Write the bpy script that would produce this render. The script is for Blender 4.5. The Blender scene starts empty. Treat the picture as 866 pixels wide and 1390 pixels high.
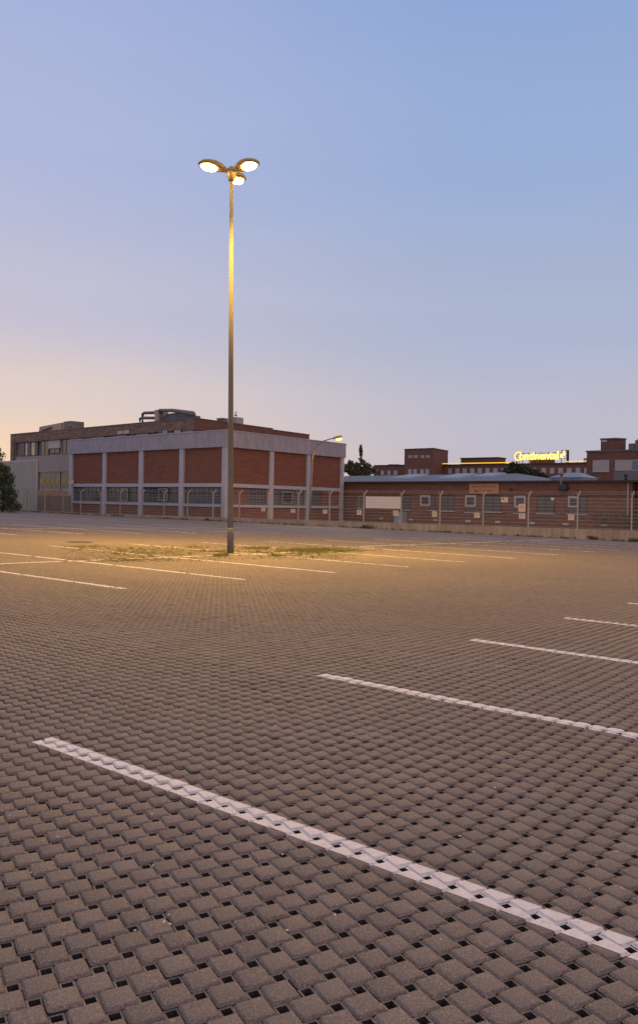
import bpy, math, random
import numpy as np
from mathutils import Vector, Matrix
random.seed(7); np.random.seed(7)
S = bpy.context.scene
COL = S.collection

# ------------------------------------------------------------------ survey
FPX, ROLL, H = 1100.0, 0.019, 1.35
CR, SR = math.cos(ROLL), math.sin(ROLL)
GX, GY = 0.0124, 0.0037                      # fall of the car park

def gz(x, y): return -(GX * x + GY * y)
def ray(px, py):
    a = (px - 433) / FPX; b = (683 - py) / FPX
    return Vector((a * CR - b * SR, 1.0, a * SR + b * CR))
def at(px, py, Y):
    d = ray(px, py); return Vector((d.x * Y, Y, H + d.z * Y))
def on_ground(px, py):
    d = ray(px, py); t = -H / (d.z + GX * d.x + GY); return Vector((d.x * t, t, gz(d.x * t, t)))

class Plane:
    """vertical plane: s runs left to right along it, n sticks out of it towards the car park"""
    def __init__(self, ox, oy, ex, ey):
        self.o = Vector((ox, oy, 0)); d = Vector((ex - ox, ey - oy, 0)); self.L = d.length
        self.d = d.normalized(); self.n = Vector((self.d.y, -self.d.x, 0))
    def hit(self, px, py):
        r = ray(px, py); den = self.d.x - r.x * self.d.y
        s = (r.x * self.o.y - self.o.x) / den
        y = self.o.y + s * self.d.y
        return s, H + r.z * y
    def w(self, s, n, z): return self.o + self.d * s + self.n * n + Vector((0, 0, z))

# ------------------------------------------------------------------ materials
def nodes(name):
    m = bpy.data.materials.new(name); m.use_nodes = True
    nt = m.node_tree; b = nt.nodes['Principled BSDF']; return m, nt, b
def mat(name, c, rough=.7, metal=0, var=.12, scale=3.0, bump=0.0, c2=None, emis=None, estr=0, spec=.5, coord='Object', stretch=(1, 1, 1), fine=None):
    m, nt, b = nodes(name); N = nt.nodes; K = nt.links
    b.inputs['Roughness'].default_value = rough; b.inputs['Metallic'].default_value = metal
    b.inputs['Specular IOR Level'].default_value = spec
    tc = N.new('ShaderNodeTexCoord'); mp = N.new('ShaderNodeMapping'); mp.inputs['Scale'].default_value = stretch
    K.new(tc.outputs[coord], mp.inputs[0])
    nz = N.new('ShaderNodeTexNoise'); nz.inputs['Scale'].default_value = scale; nz.inputs['Detail'].default_value = 6
    nz.inputs['Roughness'].default_value = .65
    K.new(mp.outputs[0], nz.inputs[0])
    r = N.new('ShaderNodeValToRGB'); r.color_ramp.elements[0].position = .3; r.color_ramp.elements[1].position = .7
    a = [x * (1 - var) for x in c]; z = [x * (1 + var) for x in c] if c2 is None else c2
    r.color_ramp.elements[0].color = (*a, 1); r.color_ramp.elements[1].color = (*z, 1)
    K.new(nz.outputs['Fac'], r.inputs[0]); out = r.outputs[0]
    if fine:
        n2 = N.new('ShaderNodeTexNoise'); n2.inputs['Scale'].default_value = fine; n2.inputs['Detail'].default_value = 3
        K.new(mp.outputs[0], n2.inputs[0])
        mx = N.new('ShaderNodeMixRGB'); mx.blend_type = 'OVERLAY'; mx.inputs[0].default_value = .35
        K.new(out, mx.inputs[1]); K.new(n2.outputs['Fac'], mx.inputs[2]); out = mx.outputs[0]
    K.new(out, b.inputs['Base Color'])
    if bump:
        bp = N.new('ShaderNodeBump'); bp.inputs['Strength'].default_value = bump; bp.inputs['Distance'].default_value = .02
        K.new(nz.outputs['Fac'], bp.inputs['Height']); K.new(bp.outputs[0], b.inputs['Normal'])
    if emis:
        b.inputs['Emission Color'].default_value = (*emis, 1); b.inputs['Emission Strength'].default_value = estr
    return m
def brick(name, c1, c2, mortar, sc=1.0, patch=.25, mort=.012):
    m, nt, b = nodes(name); N = nt.nodes; K = nt.links
    b.inputs['Roughness'].default_value = .85; b.inputs['Specular IOR Level'].default_value = .25
    uv = N.new('ShaderNodeUVMap'); uv.uv_map = 'UVMap'
    br = N.new('ShaderNodeTexBrick'); br.inputs['Scale'].default_value = 1.0
    br.inputs['Brick Width'].default_value = .25 * sc; br.inputs['Row Height'].default_value = .0833 * sc
    br.inputs['Mortar Size'].default_value = mort * sc; br.inputs['Color1'].default_value = (*c1, 1)
    br.inputs['Color2'].default_value = (*c2, 1); br.inputs['Mortar'].default_value = (*mortar, 1); br.inputs['Bias'].default_value = -.1
    K.new(uv.outputs[0], br.inputs['Vector'])
    nz = N.new('ShaderNodeTexNoise'); nz.inputs['Scale'].default_value = 1.3; nz.inputs['Detail'].default_value = 7; nz.inputs['Roughness'].default_value = .7
    mp = N.new('ShaderNodeMapping'); mp.inputs['Scale'].default_value = (.6, 2.2, 1)
    K.new(uv.outputs[0], mp.inputs[0]); K.new(mp.outputs[0], nz.inputs[0])
    mr = N.new('ShaderNodeMapRange'); mr.inputs[1].default_value = .25; mr.inputs[2].default_value = .75
    mr.inputs[3].default_value = 1 - patch; mr.inputs[4].default_value = 1 + patch
    K.new(nz.outputs['Fac'], mr.inputs[0])
    mx = N.new('ShaderNodeMixRGB'); mx.blend_type = 'MULTIPLY'; mx.inputs[0].default_value = 1
    K.new(br.outputs['Color'], mx.inputs[1]); K.new(mr.outputs[0], mx.inputs[2]); K.new(mx.outputs[0], b.inputs['Base Color'])
    bp = N.new('ShaderNodeBump'); bp.inputs['Strength'].default_value = .35; bp.inputs['Distance'].default_value = .01; bp.invert = True
    K.new(br.outputs['Fac'], bp.inputs['Height']); K.new(bp.outputs[0], b.inputs['Normal'])
    return m
def glow(name, c, st):
    m, nt, b = nodes(name)
    b.inputs['Base Color'].default_value = (*c, 1); b.inputs['Emission Color'].default_value = (*c, 1); b.inputs['Emission Strength'].default_value = st
    # glass diffuser mottling
    N = nt.nodes; nz = N.new('ShaderNodeTexNoise'); nz.inputs['Scale'].default_value = 9
    mr = N.new('ShaderNodeMapRange'); mr.inputs[3].default_value = st * .8; mr.inputs[4].default_value = st * 1.2
    nt.links.new(nz.outputs['Fac'], mr.inputs[0]); nt.links.new(mr.outputs[0], b.inputs['Emission Strength'])
    return m

def paver_material():
    m, nt, b = nodes('concrete_paver'); N = nt.nodes; K = nt.links
    b.inputs['Roughness'].default_value = .9; b.inputs['Specular IOR Level'].default_value = .25
    tc = N.new('ShaderNodeTexCoord')
    at_ = N.new('ShaderNodeAttribute'); at_.attribute_name = 'tint'
    big = N.new('ShaderNodeTexNoise'); big.inputs['Scale'].default_value = .35; big.inputs['Detail'].default_value = 5
    K.new(tc.outputs['Object'], big.inputs[0])
    grain = N.new('ShaderNodeTexNoise'); grain.inputs['Scale'].default_value = 260; grain.inputs['Detail'].default_value = 3
    K.new(tc.outputs['Object'], grain.inputs[0])
    vor = N.new('ShaderNodeTexVoronoi'); vor.inputs['Scale'].default_value = 230
    K.new(tc.outputs['Object'], vor.inputs['Vector'])
    r = N.new('ShaderNodeValToRGB'); e = r.color_ramp.elements
    e[0].position = 0; e[0].color = (.138, .117, .105, 1); e[1].position = 1; e[1].color = (.238, .201, .178, 1)
    ad = N.new('ShaderNodeMath'); ad.operation = 'MULTIPLY_ADD'; ad.inputs[1].default_value = .55
    K.new(at_.outputs['Fac'], ad.inputs[0])
    ms = N.new('ShaderNodeMath'); ms.operation = 'MULTIPLY_ADD'; ms.inputs[1].default_value = .55; ms.inputs[2].default_value = -.03
    K.new(big.outputs['Fac'], ms.inputs[0]); K.new(ms.outputs[0], ad.inputs[2])
    st = N.new('ShaderNodeTexNoise'); st.inputs['Scale'].default_value = 1.1; st.inputs['Detail'].default_value = 8; st.inputs['Roughness'].default_value = .7
    K.new(tc.outputs['Object'], st.inputs[0])
    sm = N.new('ShaderNodeMapRange'); sm.inputs[1].default_value = .56; sm.inputs[2].default_value = .72; sm.inputs[3].default_value = 0; sm.inputs[4].default_value = -.30; K.new(st.outputs['Fac'], sm.inputs[0])
    sa_ = N.new('ShaderNodeMath'); sa_.operation = 'ADD'; K.new(ad.outputs[0], sa_.inputs[0]); K.new(sm.outputs[0], sa_.inputs[1])
    K.new(sa_.outputs[0], r.inputs[0])
    sp = N.new('ShaderNodeMapRange'); sp.inputs[1].default_value = .3; sp.inputs[2].default_value = .7; sp.inputs[3].default_value = .55; sp.inputs[4].default_value = 1.45
    K.new(grain.outputs['Fac'], sp.inputs[0])
    mx = N.new('ShaderNodeMixRGB'); mx.blend_type = 'MULTIPLY'; mx.inputs[0].default_value = 1
    K.new(r.outputs[0], mx.inputs[1]); K.new(sp.outputs[0], mx.inputs[2])
    # pale aggregate specks
    sr = N.new('ShaderNodeSeparateColor'); K.new(vor.outputs['Color'], sr.inputs[0])
    gt = N.new('ShaderNodeMath'); gt.operation = 'GREATER_THAN'; gt.inputs[1].default_value = .93; K.new(sr.outputs[0], gt.inputs[0])
    m2 = N.new('ShaderNodeMixRGB'); m2.inputs[2].default_value = (.42, .33, .25, 1)
    h = N.new('ShaderNodeMath'); h.operation = 'MULTIPLY'; h.inputs[1].default_value = .45; K.new(gt.outputs[0], h.inputs[0])
    K.new(h.outputs[0], m2.inputs[0]); K.new(mx.outputs[0], m2.inputs[1]); K.new(m2.outputs[0], b.inputs['Base Color'])
    bp = N.new('ShaderNodeBump'); bp.inputs['Strength'].default_value = .5; bp.inputs['Distance'].default_value = .004
    K.new(grain.outputs['Fac'], bp.inputs['Height']); K.new(bp.outputs[0], b.inputs['Normal'])
    return m

M = {}
M['paver'] = paver_material()
M['paver_far'] = mat('concrete_paving', (.170, .147, .134), .8, var=.16, scale=.35, bump=0, fine=40, spec=.4)
M['soil'] = mat('joint_soil', (.030, .029, .030), 1, var=.5, scale=60, bump=.4, spec=.1)
M['paint'] = mat('road_paint', (.66, .63, .64), .75, var=.12, scale=30, fine=200, spec=.3)
def worn_paint():
    m = M['paint']; nt = m.node_tree; N = nt.nodes; K = nt.links; b = N['Principled BSDF']
    src = b.inputs['Base Color'].links[0].from_socket
    tc = N.new('ShaderNodeTexCoord'); out = src
    for sc_, lo, hi, amt in ((95, .60, .68, .75), (5, .55, .8, .35)):
        n = N.new('ShaderNodeTexNoise'); n.inputs['Scale'].default_value = sc_; n.inputs['Detail'].default_value = 5; n.inputs['Roughness'].default_value = .7
        K.new(tc.outputs['Object'], n.inputs[0])
        mr = N.new('ShaderNodeMapRange'); mr.inputs[1].default_value = lo; mr.inputs[2].default_value = hi; mr.inputs[4].default_value = amt; K.new(n.outputs['Fac'], mr.inputs[0])
        mx = N.new('ShaderNodeMixRGB'); mx.inputs[2].default_value = (.22, .19, .17, 1); K.new(mr.outputs[0], mx.inputs[0]); K.new(out, mx.inputs[1]); out = mx.outputs[0]
    K.new(out, b.inputs['Base Color'])
worn_paint()
M['moss'] = mat('weed_leaf', (.05, .065, .014), .9, c2=(.12, .12, .03), scale=2.0)
M['dry'] = mat('dry_moss', (.085, .085, .025), .95, c2=(.17, .145, .05), scale=3.0)
M['brick'] = brick('red_brick', (.225, .078, .048), (.165, .056, .037), (.20, .12, .095), 1.0, .22)
M['brick_long'] = brick('dark_red_brick', (.20, .078, .055), (.13, .05, .038), (.20, .14, .11), 1.0, .30)
M['brick_var'] = brick('mottled_brown_brick', (.27, .17, .125), (.12, .065, .05), (.24, .19, .16), 2.2, .35)
M['brick_far'] = brick('far_brick', (.20, .085, .062), (.14, .058, .045), (.18, .12, .10), 1.6, .2)
M['render'] = mat('pale_render', (.315, .305, .36), .8, var=.05, scale=.5, fine=2.5, stretch=(1, 1, .4))
M['column'] = mat('painted_concrete', (.40, .41, .48), .75, var=.06, scale=1.2, fine=8)
M['trim'] = mat('roof_edge_metal', (.13, .12, .13), .5, .3, var=.1)
M['panel'] = mat('grey_facade_panel', (.27, .245, .24), .6, var=.06, scale=.8)
M['ochre'] = mat('ochre_panel', (.30, .165, .085), .7, var=.08, scale=.8)
M['frame'] = mat('window_frame', (.42, .41, .43), .5, var=.05)
M['dframe'] = mat('dark_window_frame', (.07, .055, .055), .5, var=.05)
M['glass'] = mat('window_glass', (.045, .055, .065), .12, var=.25, scale=.7, spec=.7)
M['lglass'] = mat('painted_reflection_glass', (.42, .37, .34), .3, var=.12, scale=.5, spec=.6)  # pale reflected light put into the pane colour
M['shutter'] = mat('grey_shutter', (.105, .115, .125), .55, var=.12, scale=.4, stretch=(1, 1, 6))
M['yellow_blind'] = mat('yellow_blind', (.34, .28, .06), .7, var=.1)
M['concrete'] = mat('weathered_concrete', (.25, .205, .17), .9, c2=(.38, .32, .265), scale=.7, fine=5, stretch=(1.4, 1.4, .25), bump=.2)
M['galv'] = mat('galvanised_steel', (.34, .32, .30), .6, .2, var=.12, scale=2, stretch=(1, 1, .3))
M['pole'] = mat('weathered_galvanised_pole', (.135, .13, .125), .8, .0, var=.15, scale=3, stretch=(1, 1, .15))
M['sleeve'] = mat('grey_pole_paint', (.16, .155, .17), .65, .1, var=.2, scale=4)
M['wire'] = mat('fence_wire', (.33, .31, .30), .6, .2, var=.1)
M['shed'] = mat('white_ribbed_sheet', (.40, .42, .41), .6, .1, var=.08, scale=.8, stretch=(1, 1, .2))
M['slat'] = mat('brown_slat', (.17, .14, .11), .8, var=.2, scale=4)
M['roof'] = mat('blue_grey_roof', (.115, .135, .17), .6, .1, var=.15, scale=.4)
M['skylight'] = mat('skylight_sheet', (.15, .20, .28), .35, var=.06)
M['eave'] = mat('dark_eave', (.04, .035, .035), .7, var=.1)
M['tin'] = mat('plant_casing', (.36, .34, .33), .5, .3, var=.12, scale=1)
M['tan_tin'] = mat('tan_plant_casing', (.42, .31, .25), .6, .1, var=.12, scale=1)
M['duct'] = mat('lagged_duct', (.17, .15, .14), .55, .4, var=.2, scale=2)
M['blue_tin'] = mat('blue_grey_casing', (.10, .14, .17), .5, .2, var=.15)
M['board'] = mat('blank_white_board', (.62, .56, .54), .6, var=.05, scale=1)
M['tan_board'] = mat('tan_board', (.46, .24, .12), .6, var=.06)
M['brown_ink'] = mat('brown_lettering', (.16, .08, .05), .6)
M['plate'] = mat('notice_plate', (.60, .47, .38), .5, var=.08, scale=6)
M['ink'] = mat('dark_print', (.05, .05, .06), .6)
M['door'] = mat('blue_grey_door', (.28, .33, .39), .5, var=.06)
M['vent'] = mat('vent_grille', (.50, .45, .45), .6)
M['leaf'] = mat('hedge_leaf', (.025, .045, .018), .8, c2=(.055, .085, .03), scale=1.5)
M['leaf2'] = mat('tree_leaf', (.075, .075, .04), .8, c2=(.13, .125, .06), scale=.6)
M['leaf3'] = mat('poplar_leaf', (.11, .085, .07), .85, c2=(.17, .14, .11), scale=1)
M['bark'] = mat('bark', (.08, .06, .045), .9, var=.3, scale=5)
M['lamp_body'] = mat('lamplit_housing', (.42, .33, .17), .5, .2, var=.1)  # golden cast of the lamplight put into the housing colour
M['lens'] = glow('lit_lamp_glass', (1, .60, .14), 55)
M['lens2'] = glow('lit_street_lamp_glass', (1, .55, .10), 5)
M['neon'] = glow('yellow_neon', (1, .62, .03), 1.6)
M['neon_letter'] = glow('yellow_letter_face', (1, .70, .13), 1.45)
M['neon_strip'] = glow('yellow_light_tube', (1, .60, .02), .85)
M['cover'] = mat('cast_iron', (.075, .055, .05), .7, .3, var=.3, scale=12)
M['sunset_painted_glass'] = mat('sunset_painted_glass', (.6, .42, .3), .15, var=.4, scale=2.0)  # orange sunset reflection put into the base colour

# ------------------------------------------------------------------ mesh builder
class MB:
    def __init__(self): self.v = []; self.f = []
    def poly(self, pts):
        i = len(self.v); self.v += [tuple(p) for p in pts]; self.f.append(tuple(range(i, i + len(pts))))
        return self
    def hexa(self, p):                       # p: 8 points, 0-3 bottom ccw, 4-7 top
        i = len(self.v); self.v += [tuple(q) for q in p]
        for q in ((3, 2, 1, 0), (4, 5, 6, 7), (0, 1, 5, 4), (1, 2, 6, 5), (2, 3, 7, 6), (3, 0, 4, 7)): self.f.append(tuple(i + k for k in q))
        return self
    def box(self, P, s0, s1, n0, n1, z0, z1):
        w = P.w
        return self.hexa([w(s0, n1, z0), w(s1, n1, z0), w(s1, n0, z0), w(s0, n0, z0), w(s0, n1, z1), w(s1, n1, z1), w(s1, n0, z1), w(s0, n0, z1)])
    def prism(self, base, z0, z1):
        k = len(base); i = len(self.v)
        self.v += [(p[0], p[1], z0 if not callable(z0) else z0(p)) for p in base] + [(p[0], p[1], z1) for p in base]
        self.f.append(tuple(i + j for j in reversed(range(k)))); self.f.append(tuple(i + k + j for j in range(k)))
        for j in range(k): self.f.append((i + j, i + (j + 1) % k, i + k + (j + 1) % k, i + k + j))
        return self
    def tube(self, pts, r, n=8, cap=True):
        pts = [Vector(p) for p in pts]; rr = r if isinstance(r, (list, tuple)) else [r] * len(pts)
        rings = []
        for k, p in enumerate(pts):
            t = (pts[min(k + 1, len(pts) - 1)] - pts[max(k - 1, 0)]).normalized()
            a = t.cross(Vector((0, 0, 1)))
            if a.length < .05: a = Vector((1, 0, 0))
            a.normalize(); b = t.cross(a).normalized(); i = len(self.v)
            for j in range(n):
                q = p + (a * math.cos(2 * math.pi * j / n) + b * math.sin(2 * math.pi * j / n)) * rr[k]; self.v.append(tuple(q))
            rings.append(i)
        for k in range(len(rings) - 1):
            for j in range(n): self.f.append((rings[k] + j, rings[k] + (j + 1) % n, rings[k + 1] + (j + 1) % n, rings[k + 1] + j))
        if cap:
            self.f.append(tuple(rings[0] + j for j in reversed(range(n)))); self.f.append(tuple(rings[-1] + j for j in range(n)))
        return self
    def build(self, name, m, parent=None, smooth=False):
        o0 = parent_world(parent) if parent else (Vector(self.v[0]) if False else Vector((0, 0, 0)))
        vs = [tuple(Vector(v) - o0) for v in self.v]
        me = bpy.data.meshes.new(name); me.from_pydata(vs, [], self.f); me.update()
        uvl = me.uv_layers.new(name='UVMap')
        for p in me.polygons:
            n = p.normal; t = Vector((-n.y, n.x, 0))
            flat = t.length < .3
            if not flat: t.normalize()
            for li in p.loop_indices:
                q = Vector(me.vertices[me.loops[li].vertex_index].co) + o0
                uvl.data[li].uv = (q.x, q.y) if flat else (q.dot(t), q.z)
            p.use_smooth = smooth
        me.materials.append(M[m] if isinstance(m, str) else m)
        o = bpy.data.objects.new(name, me); COL.objects.link(o)
        if parent: o.parent = parent
        return o
WORLD = {}
def parent_world(p):
    v = Vector((0, 0, 0))
    while p is not None: v += p.location; p = p.parent
    return v
def tag(o, label=None, cat=None, group=None, kind=None):
    if label: o['label'] = label
    if cat: o['category'] = cat
    if group: o['group'] = group
    if kind: o['kind'] = kind
    return o
def thing(name, loc, label, cat, group=None, rz=0):
    o = bpy.data.objects.new(name, None); COL.objects.link(o); o.location = loc; o.rotation_euler = (0, 0, rz)
    o.empty_display_size = .3
    return tag(o, label, cat, group)
def copy_tree(o, parent=None):
    c = o.copy(); COL.objects.link(c)
    if parent: c.parent = parent
    for ch in list(o.children): copy_tree(ch, c)
    return c

# ------------------------------------------------------------------ ground and paving
D = Vector((.786, -.618)); Ev = Vector((.618, .786))        # along the bay lines, across them
def UVw(u, v): return Vector((D.x * u + Ev.x * v, D.y * u + Ev.y * v))
Y0, Y1 = .9, 37.0
def halfw(y): return .43 * y + 2.6
trap = [(-halfw(Y0), Y0), (halfw(Y0), Y0), (halfw(Y1), Y1), (-halfw(Y1), Y1)]

def ground():
    g = MB(); R = 900
    o = [(-R, -R), (R, -R), (R, R), (-R, R)]
    for k in range(4):
        a, b = trap[k], trap[(k + 1) % 4]; c, d = o[(k + 1) % 4], o[k]
        g.poly([(p[0], p[1], gz(*p) - .002) for p in (d, c, b, a)])
    tag(g.build('ground', 'paver_far'), kind='structure')
    g = MB(); g.poly([(p[0] * 1.05, p[1] * (1.01 if p[1] > 5 else .8), gz(p[0] * 1.05, p[1]) - .034) for p in trap])
    tag(g.build('paving_bed', 'soil'), kind='structure')
ground()

S_, T_ = .0955, .0415
PIT = math.hypot(S_, T_)
# lattice b (= s*u + t*v) along Ev
ang_e = math.atan2(Ev.y, Ev.x); au = ang_e - math.atan2(T_, S_)
U = np.array([math.cos(au), math.sin(au)]); V = np.array([-U[1], U[0]])
def lattice():
    e1 = S_ * U + T_ * V; e2 = -T_ * U + S_ * V
    n = int(50 / PIT) + 10
    pts = []
    A = np.array([e1, e2]).T; Ai = np.linalg.inv(A)
    cs = np.array([Ai @ np.array(p) for p in trap]); lo = np.floor(cs.min(0)).astype(int); hi = np.ceil(cs.max(0)).astype(int)
    I, J = np.meshgrid(np.arange(lo[0], hi[0] + 1), np.arange(lo[1], hi[1] + 1))
    P = I.reshape(-1, 1) * e1 + J.reshape(-1, 1) * e2
    hv_ = (S_ - T_) / 2 * U + (S_ + T_) / 2 * V; e_ = np.array([Ev.x, Ev.y])
    P = P + e_ * ((2.61 - hv_ @ e_) % PIT)
    k = (P[:, 1] > Y0) & (P[:, 1] < Y1) & (np.abs(P[:, 0]) < .43 * P[:, 1] + 2.6)
    return P[k]
P = lattice()
def outline(inset, rad, seg):
    h = S_ / 2 - .0008 - inset; r = max(rad - inset * .6, .002); out = []
    for cx, cy, a0 in ((1, 1, 0), (-1, 1, 90), (-1, -1, 180), (1, -1, 270)):
        for k in range(seg):
            a = math.radians(a0 + (90 * k / (seg - 1) if seg > 1 else 45)); rr = r
            out.append(((h - rr) * cx + rr * math.cos(a), (h - rr) * cy + rr * math.sin(a)))
    return np.array(out)
def blocks(P, seg, rings):
    n = len(P); ou = [(outline(i, .010, seg), z) for i, z in rings]; m = len(ou[0][0]); nr = len(ou)
    th = np.random.normal(0, .012, n); dz = np.random.normal(0, .0013, n) + .0022 * np.sin(P[:, 0] * 2.3 + 1.1 * np.sin(P[:, 1] * 1.7)) * np.sin(P[:, 1] * 2.9 + P[:, 0]); tx = np.random.normal(0, .007, n); ty = np.random.normal(0, .007, n)
    ca, sa = np.cos(th), np.sin(th); off = np.random.normal(0, .0007, (n, 2))
    Vt = np.zeros((n, nr * m, 3))
    for r, (o, z) in enumerate(ou):
        for j in range(m):
            lx = o[j, 0] * ca - o[j, 1] * sa; ly = o[j, 0] * sa + o[j, 1] * ca
            x = P[:, 0] + off[:, 0] + lx * U[0] + ly * V[0]; y = P[:, 1] + off[:, 1] + lx * U[1] + ly * V[1]
            Vt[:, r * m + j, 0] = x; Vt[:, r * m + j, 1] = y
            Vt[:, r * m + j, 2] = -(GX * x + GY * y) + z + dz + lx * tx + ly * ty
    faces = [list(range(m))]
    for r in range(nr - 1):
        for j in range(m): faces.append([r * m + j, (r + 1) * m + j, (r + 1) * m + (j + 1) % m, r * m + (j + 1) % m])
    # the lip round the drain hole beside each block
    hc = ((S_ - T_) / 2, (S_ + T_) / 2); ex = np.zeros((n, 12, 3)); hs = np.random.normal(0, .0006, n)
    for q, (half, z) in enumerate(((T_ / 2 + .0005, -.0092), (T_ / 2 - .0058, -.0096), (T_ / 2 - .0064, -.036))):
        for j, (sx_, sy_) in enumerate(((1, 1), (-1, 1), (-1, -1), (1, -1))):
            lx = hc[0] + sx_ * half + hs * (q > 0); ly = hc[1] + sy_ * half
            x = P[:, 0] + lx * U[0] + ly * V[0]; y = P[:, 1] + lx * U[1] + ly * V[1]
            ex[:, q * 4 + j, 0] = x; ex[:, q * 4 + j, 1] = y; ex[:, q * 4 + j, 2] = -(GX * x + GY * y) + z
    b0 = nr * m; lip = len(faces)
    for r in range(2):
        for j in range(4): faces.append([b0 + r * 4 + j, b0 + (r + 1) * 4 + j, b0 + (r + 1) * 4 + (j + 1) % 4, b0 + r * 4 + (j + 1) % 4])
    return np.concatenate([Vt, ex], 1), faces
near = P[:, 1] < 8.5
RN = [(.0082, 0), (.0062, -.0013), (.0044, -.0060), (0, -.0088), (0, -.036)]
RF = [(.0070, 0), (.0048, -.0058), (0, -.0088)]
def make_blocks(name, P, seg, rings):
    Vt, F = blocks(P, seg, rings); n, k, _ = Vt.shape
    me = bpy.data.meshes.new(name)
    me.vertices.add(n * k); me.vertices.foreach_set('co', Vt.reshape(-1).astype(np.float32))
    lens = np.array([len(f) for f in F]); flat = np.concatenate([np.array(f) for f in F])
    loops = (flat[None, :] + (np.arange(n) * k)[:, None]).reshape(-1)
    tot = np.tile(lens, n); start = np.concatenate([[0], np.cumsum(tot)[:-1]])
    me.loops.add(len(loops)); me.loops.foreach_set('vertex_index', loops.astype(np.int32))
    me.polygons.add(len(tot)); me.polygons.foreach_set('loop_start', start.astype(np.int32)); me.polygons.foreach_set('loop_total', tot.astype(np.int32))
    me.update(calc_edges=True); me.validate()
    a = me.attributes.new('tint', 'FLOAT', 'POINT'); a.data.foreach_set('value', np.repeat(np.random.beta(3, 3, n), k).astype(np.float32))
    me.materials.append(M['paver']); me.materials.append(M['soil'])
    mi = np.zeros(len(F), dtype=np.int32); mi[-4:] = 1
    if len(rings) > 3: mi[1 + 4 * seg * (len(rings) - 2):-8] = 1
    me.polygons.foreach_set('material_index', np.tile(mi, n))
    o = bpy.data.objects.new(name, me); COL.objects.link(o)
    tag(o, kind='structure')
    return Vt, F
Vn, Fn = make_blocks('paving', P[near], 4, RN)
Vf, Ff = make_blocks('paving', P[~near], 1, RF)

def clip(poly, axis, lim, sgn):
    out = []
    for i in range(len(poly)):
        a, b = poly[i], poly[(i + 1) % len(poly)]; da, db = sgn * (a[axis] - lim), sgn * (b[axis] - lim)
        if da <= 0: out.append(a)
        if (da < 0 < db) or (db < 0 < da):
            t = da / (da - db); out.append(tuple(a[k] + t * (b[k] - a[k]) for k in range(5)))
    return out
D3, E3 = np.array([D.x, D.y]), np.array([Ev.x, Ev.y])
cn = Vn.mean(1)[:, :2]; cf = Vf.mean(1)[:, :2]
un, vn = cn @ D3, cn @ E3; uf, vf = cf @ D3, cf @ E3
NRM = []
def paint_line(u0, u1, v0, v1, wear=.0):
    """paint lying on the blocks; the holes between them stay open"""
    g = MB()
    for (Vt, F, uu, vv, lvl) in ((Vn, Fn, un, vn, 4), (Vf, Ff, uf, vf, 1)):
        idx = np.nonzero((uu > u0 - .08) & (uu < u1 + .08) & (vv > v0 - .08) & (vv < v1 + .08))[0]
        m = len(F[0])
        for i in idx:
            c = Vt[i].mean(0)
            if random.random() < wear: continue
            je = random.gauss(0, .0016)
            for f in F[:1 + m * (3 if lvl == 4 else 2)] + F[-8:-4]:
                pl = []
                for k in f:
                    p = Vt[i, k]; q = p.copy(); q[:2] += (p[:2] - c[:2]) * .012; q[2] += .0012
                    pl.append((q[0], q[1], q[2], q[0] * D.x + q[1] * D.y, q[0] * Ev.x + q[1] * Ev.y))
                for ax, lim, sg in ((3, u0, -1), (3, u1, 1), (4, v0 + je, -1), (4, v1 + je, 1)):
                    pl = clip(pl, ax, lim, sg)
                    if len(pl) < 3: break
                if len(pl) >= 3: g.poly([p[:3] for p in pl])
    # the stretch beyond the single blocks is one sheet
    stretch = []
    def covered(u, v):
        p = UVw(u, v); return Y0 < p.y < Y1 and abs(p.x) < halfw(p.y)
    n = max(2, int(max(u1 - u0, v1 - v0) / .5)); alongu = (u1 - u0) > (v1 - v0)
    for k in range(n):
        a, b = k / n, (k + 1) / n
        if alongu: q = [(u0 + (u1 - u0) * a, v0), (u0 + (u1 - u0) * b, v0), (u0 + (u1 - u0) * b, v1), (u0 + (u1 - u0) * a, v1)]
        else: q = [(u0, v0 + (v1 - v0) * a), (u1, v0 + (v1 - v0) * a), (u1, v0 + (v1 - v0) * b), (u0, v0 + (v1 - v0) * b)]
        if any(covered(*x) for x in q) or random.random() < wear: continue
        g.poly([(UVw(*x).x, UVw(*x).y, gz(UVw(*x).x, UVw(*x).y) + .002) for x in q])
    if g.f:
        o = g.build('parking_line', 'paint'); tag(o, kind='structure', group='white parking bay lines')
W = .062
for v in (0.05, 2.61, 5.13, 7.70, 10.27, 12.85, 15.4, 18, 20.6, 23.2, 25.8, 28.4, 31, 33.6, 36.2, 38.8):
    paint_line(-3.98, 1.2, v - W, v + W)
BV = (-.2, 2.5, 5.2, 7.90, 10.56, 13.24, 16.15, 19.15, 22.25, 25.7, 29.3, 32.2, 35, 37.8)
for v in BV: paint_line(-14.9 - (v > 8) * 0, -9.95 - .02 * max(0, v - 12), v - W * .9, v + W * .9, .04)
for v in BV: paint_line(-20.0, -15.1, v - W * .9, v + W * .9, .14)
paint_line(-15.06, -14.94, -2, 20.0, .08); paint_line(-16.3, -16.18, 23.0, 41, .10)
DV = (5, 7.7, 10.4, 13.1, 15.92, 18.8, 21.7, 24.6, 27.5, 30.4, 33.3, 36.2, 39.1)
for v in DV: paint_line(-31.2, -26.2, v - W * .9, v + W * .9, .1)
for v in DV: paint_line(-36.4, -31.35, v - W * .9, v + W * .9, .1)
for v in DV: paint_line(-47.6, -42.6, v - W, v + W, .1)
for v in DV: paint_line(-58, -53.0, v - W, v + W, .1)
paint_line(-31.34, -31.22, 5, 40, .1)

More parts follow.
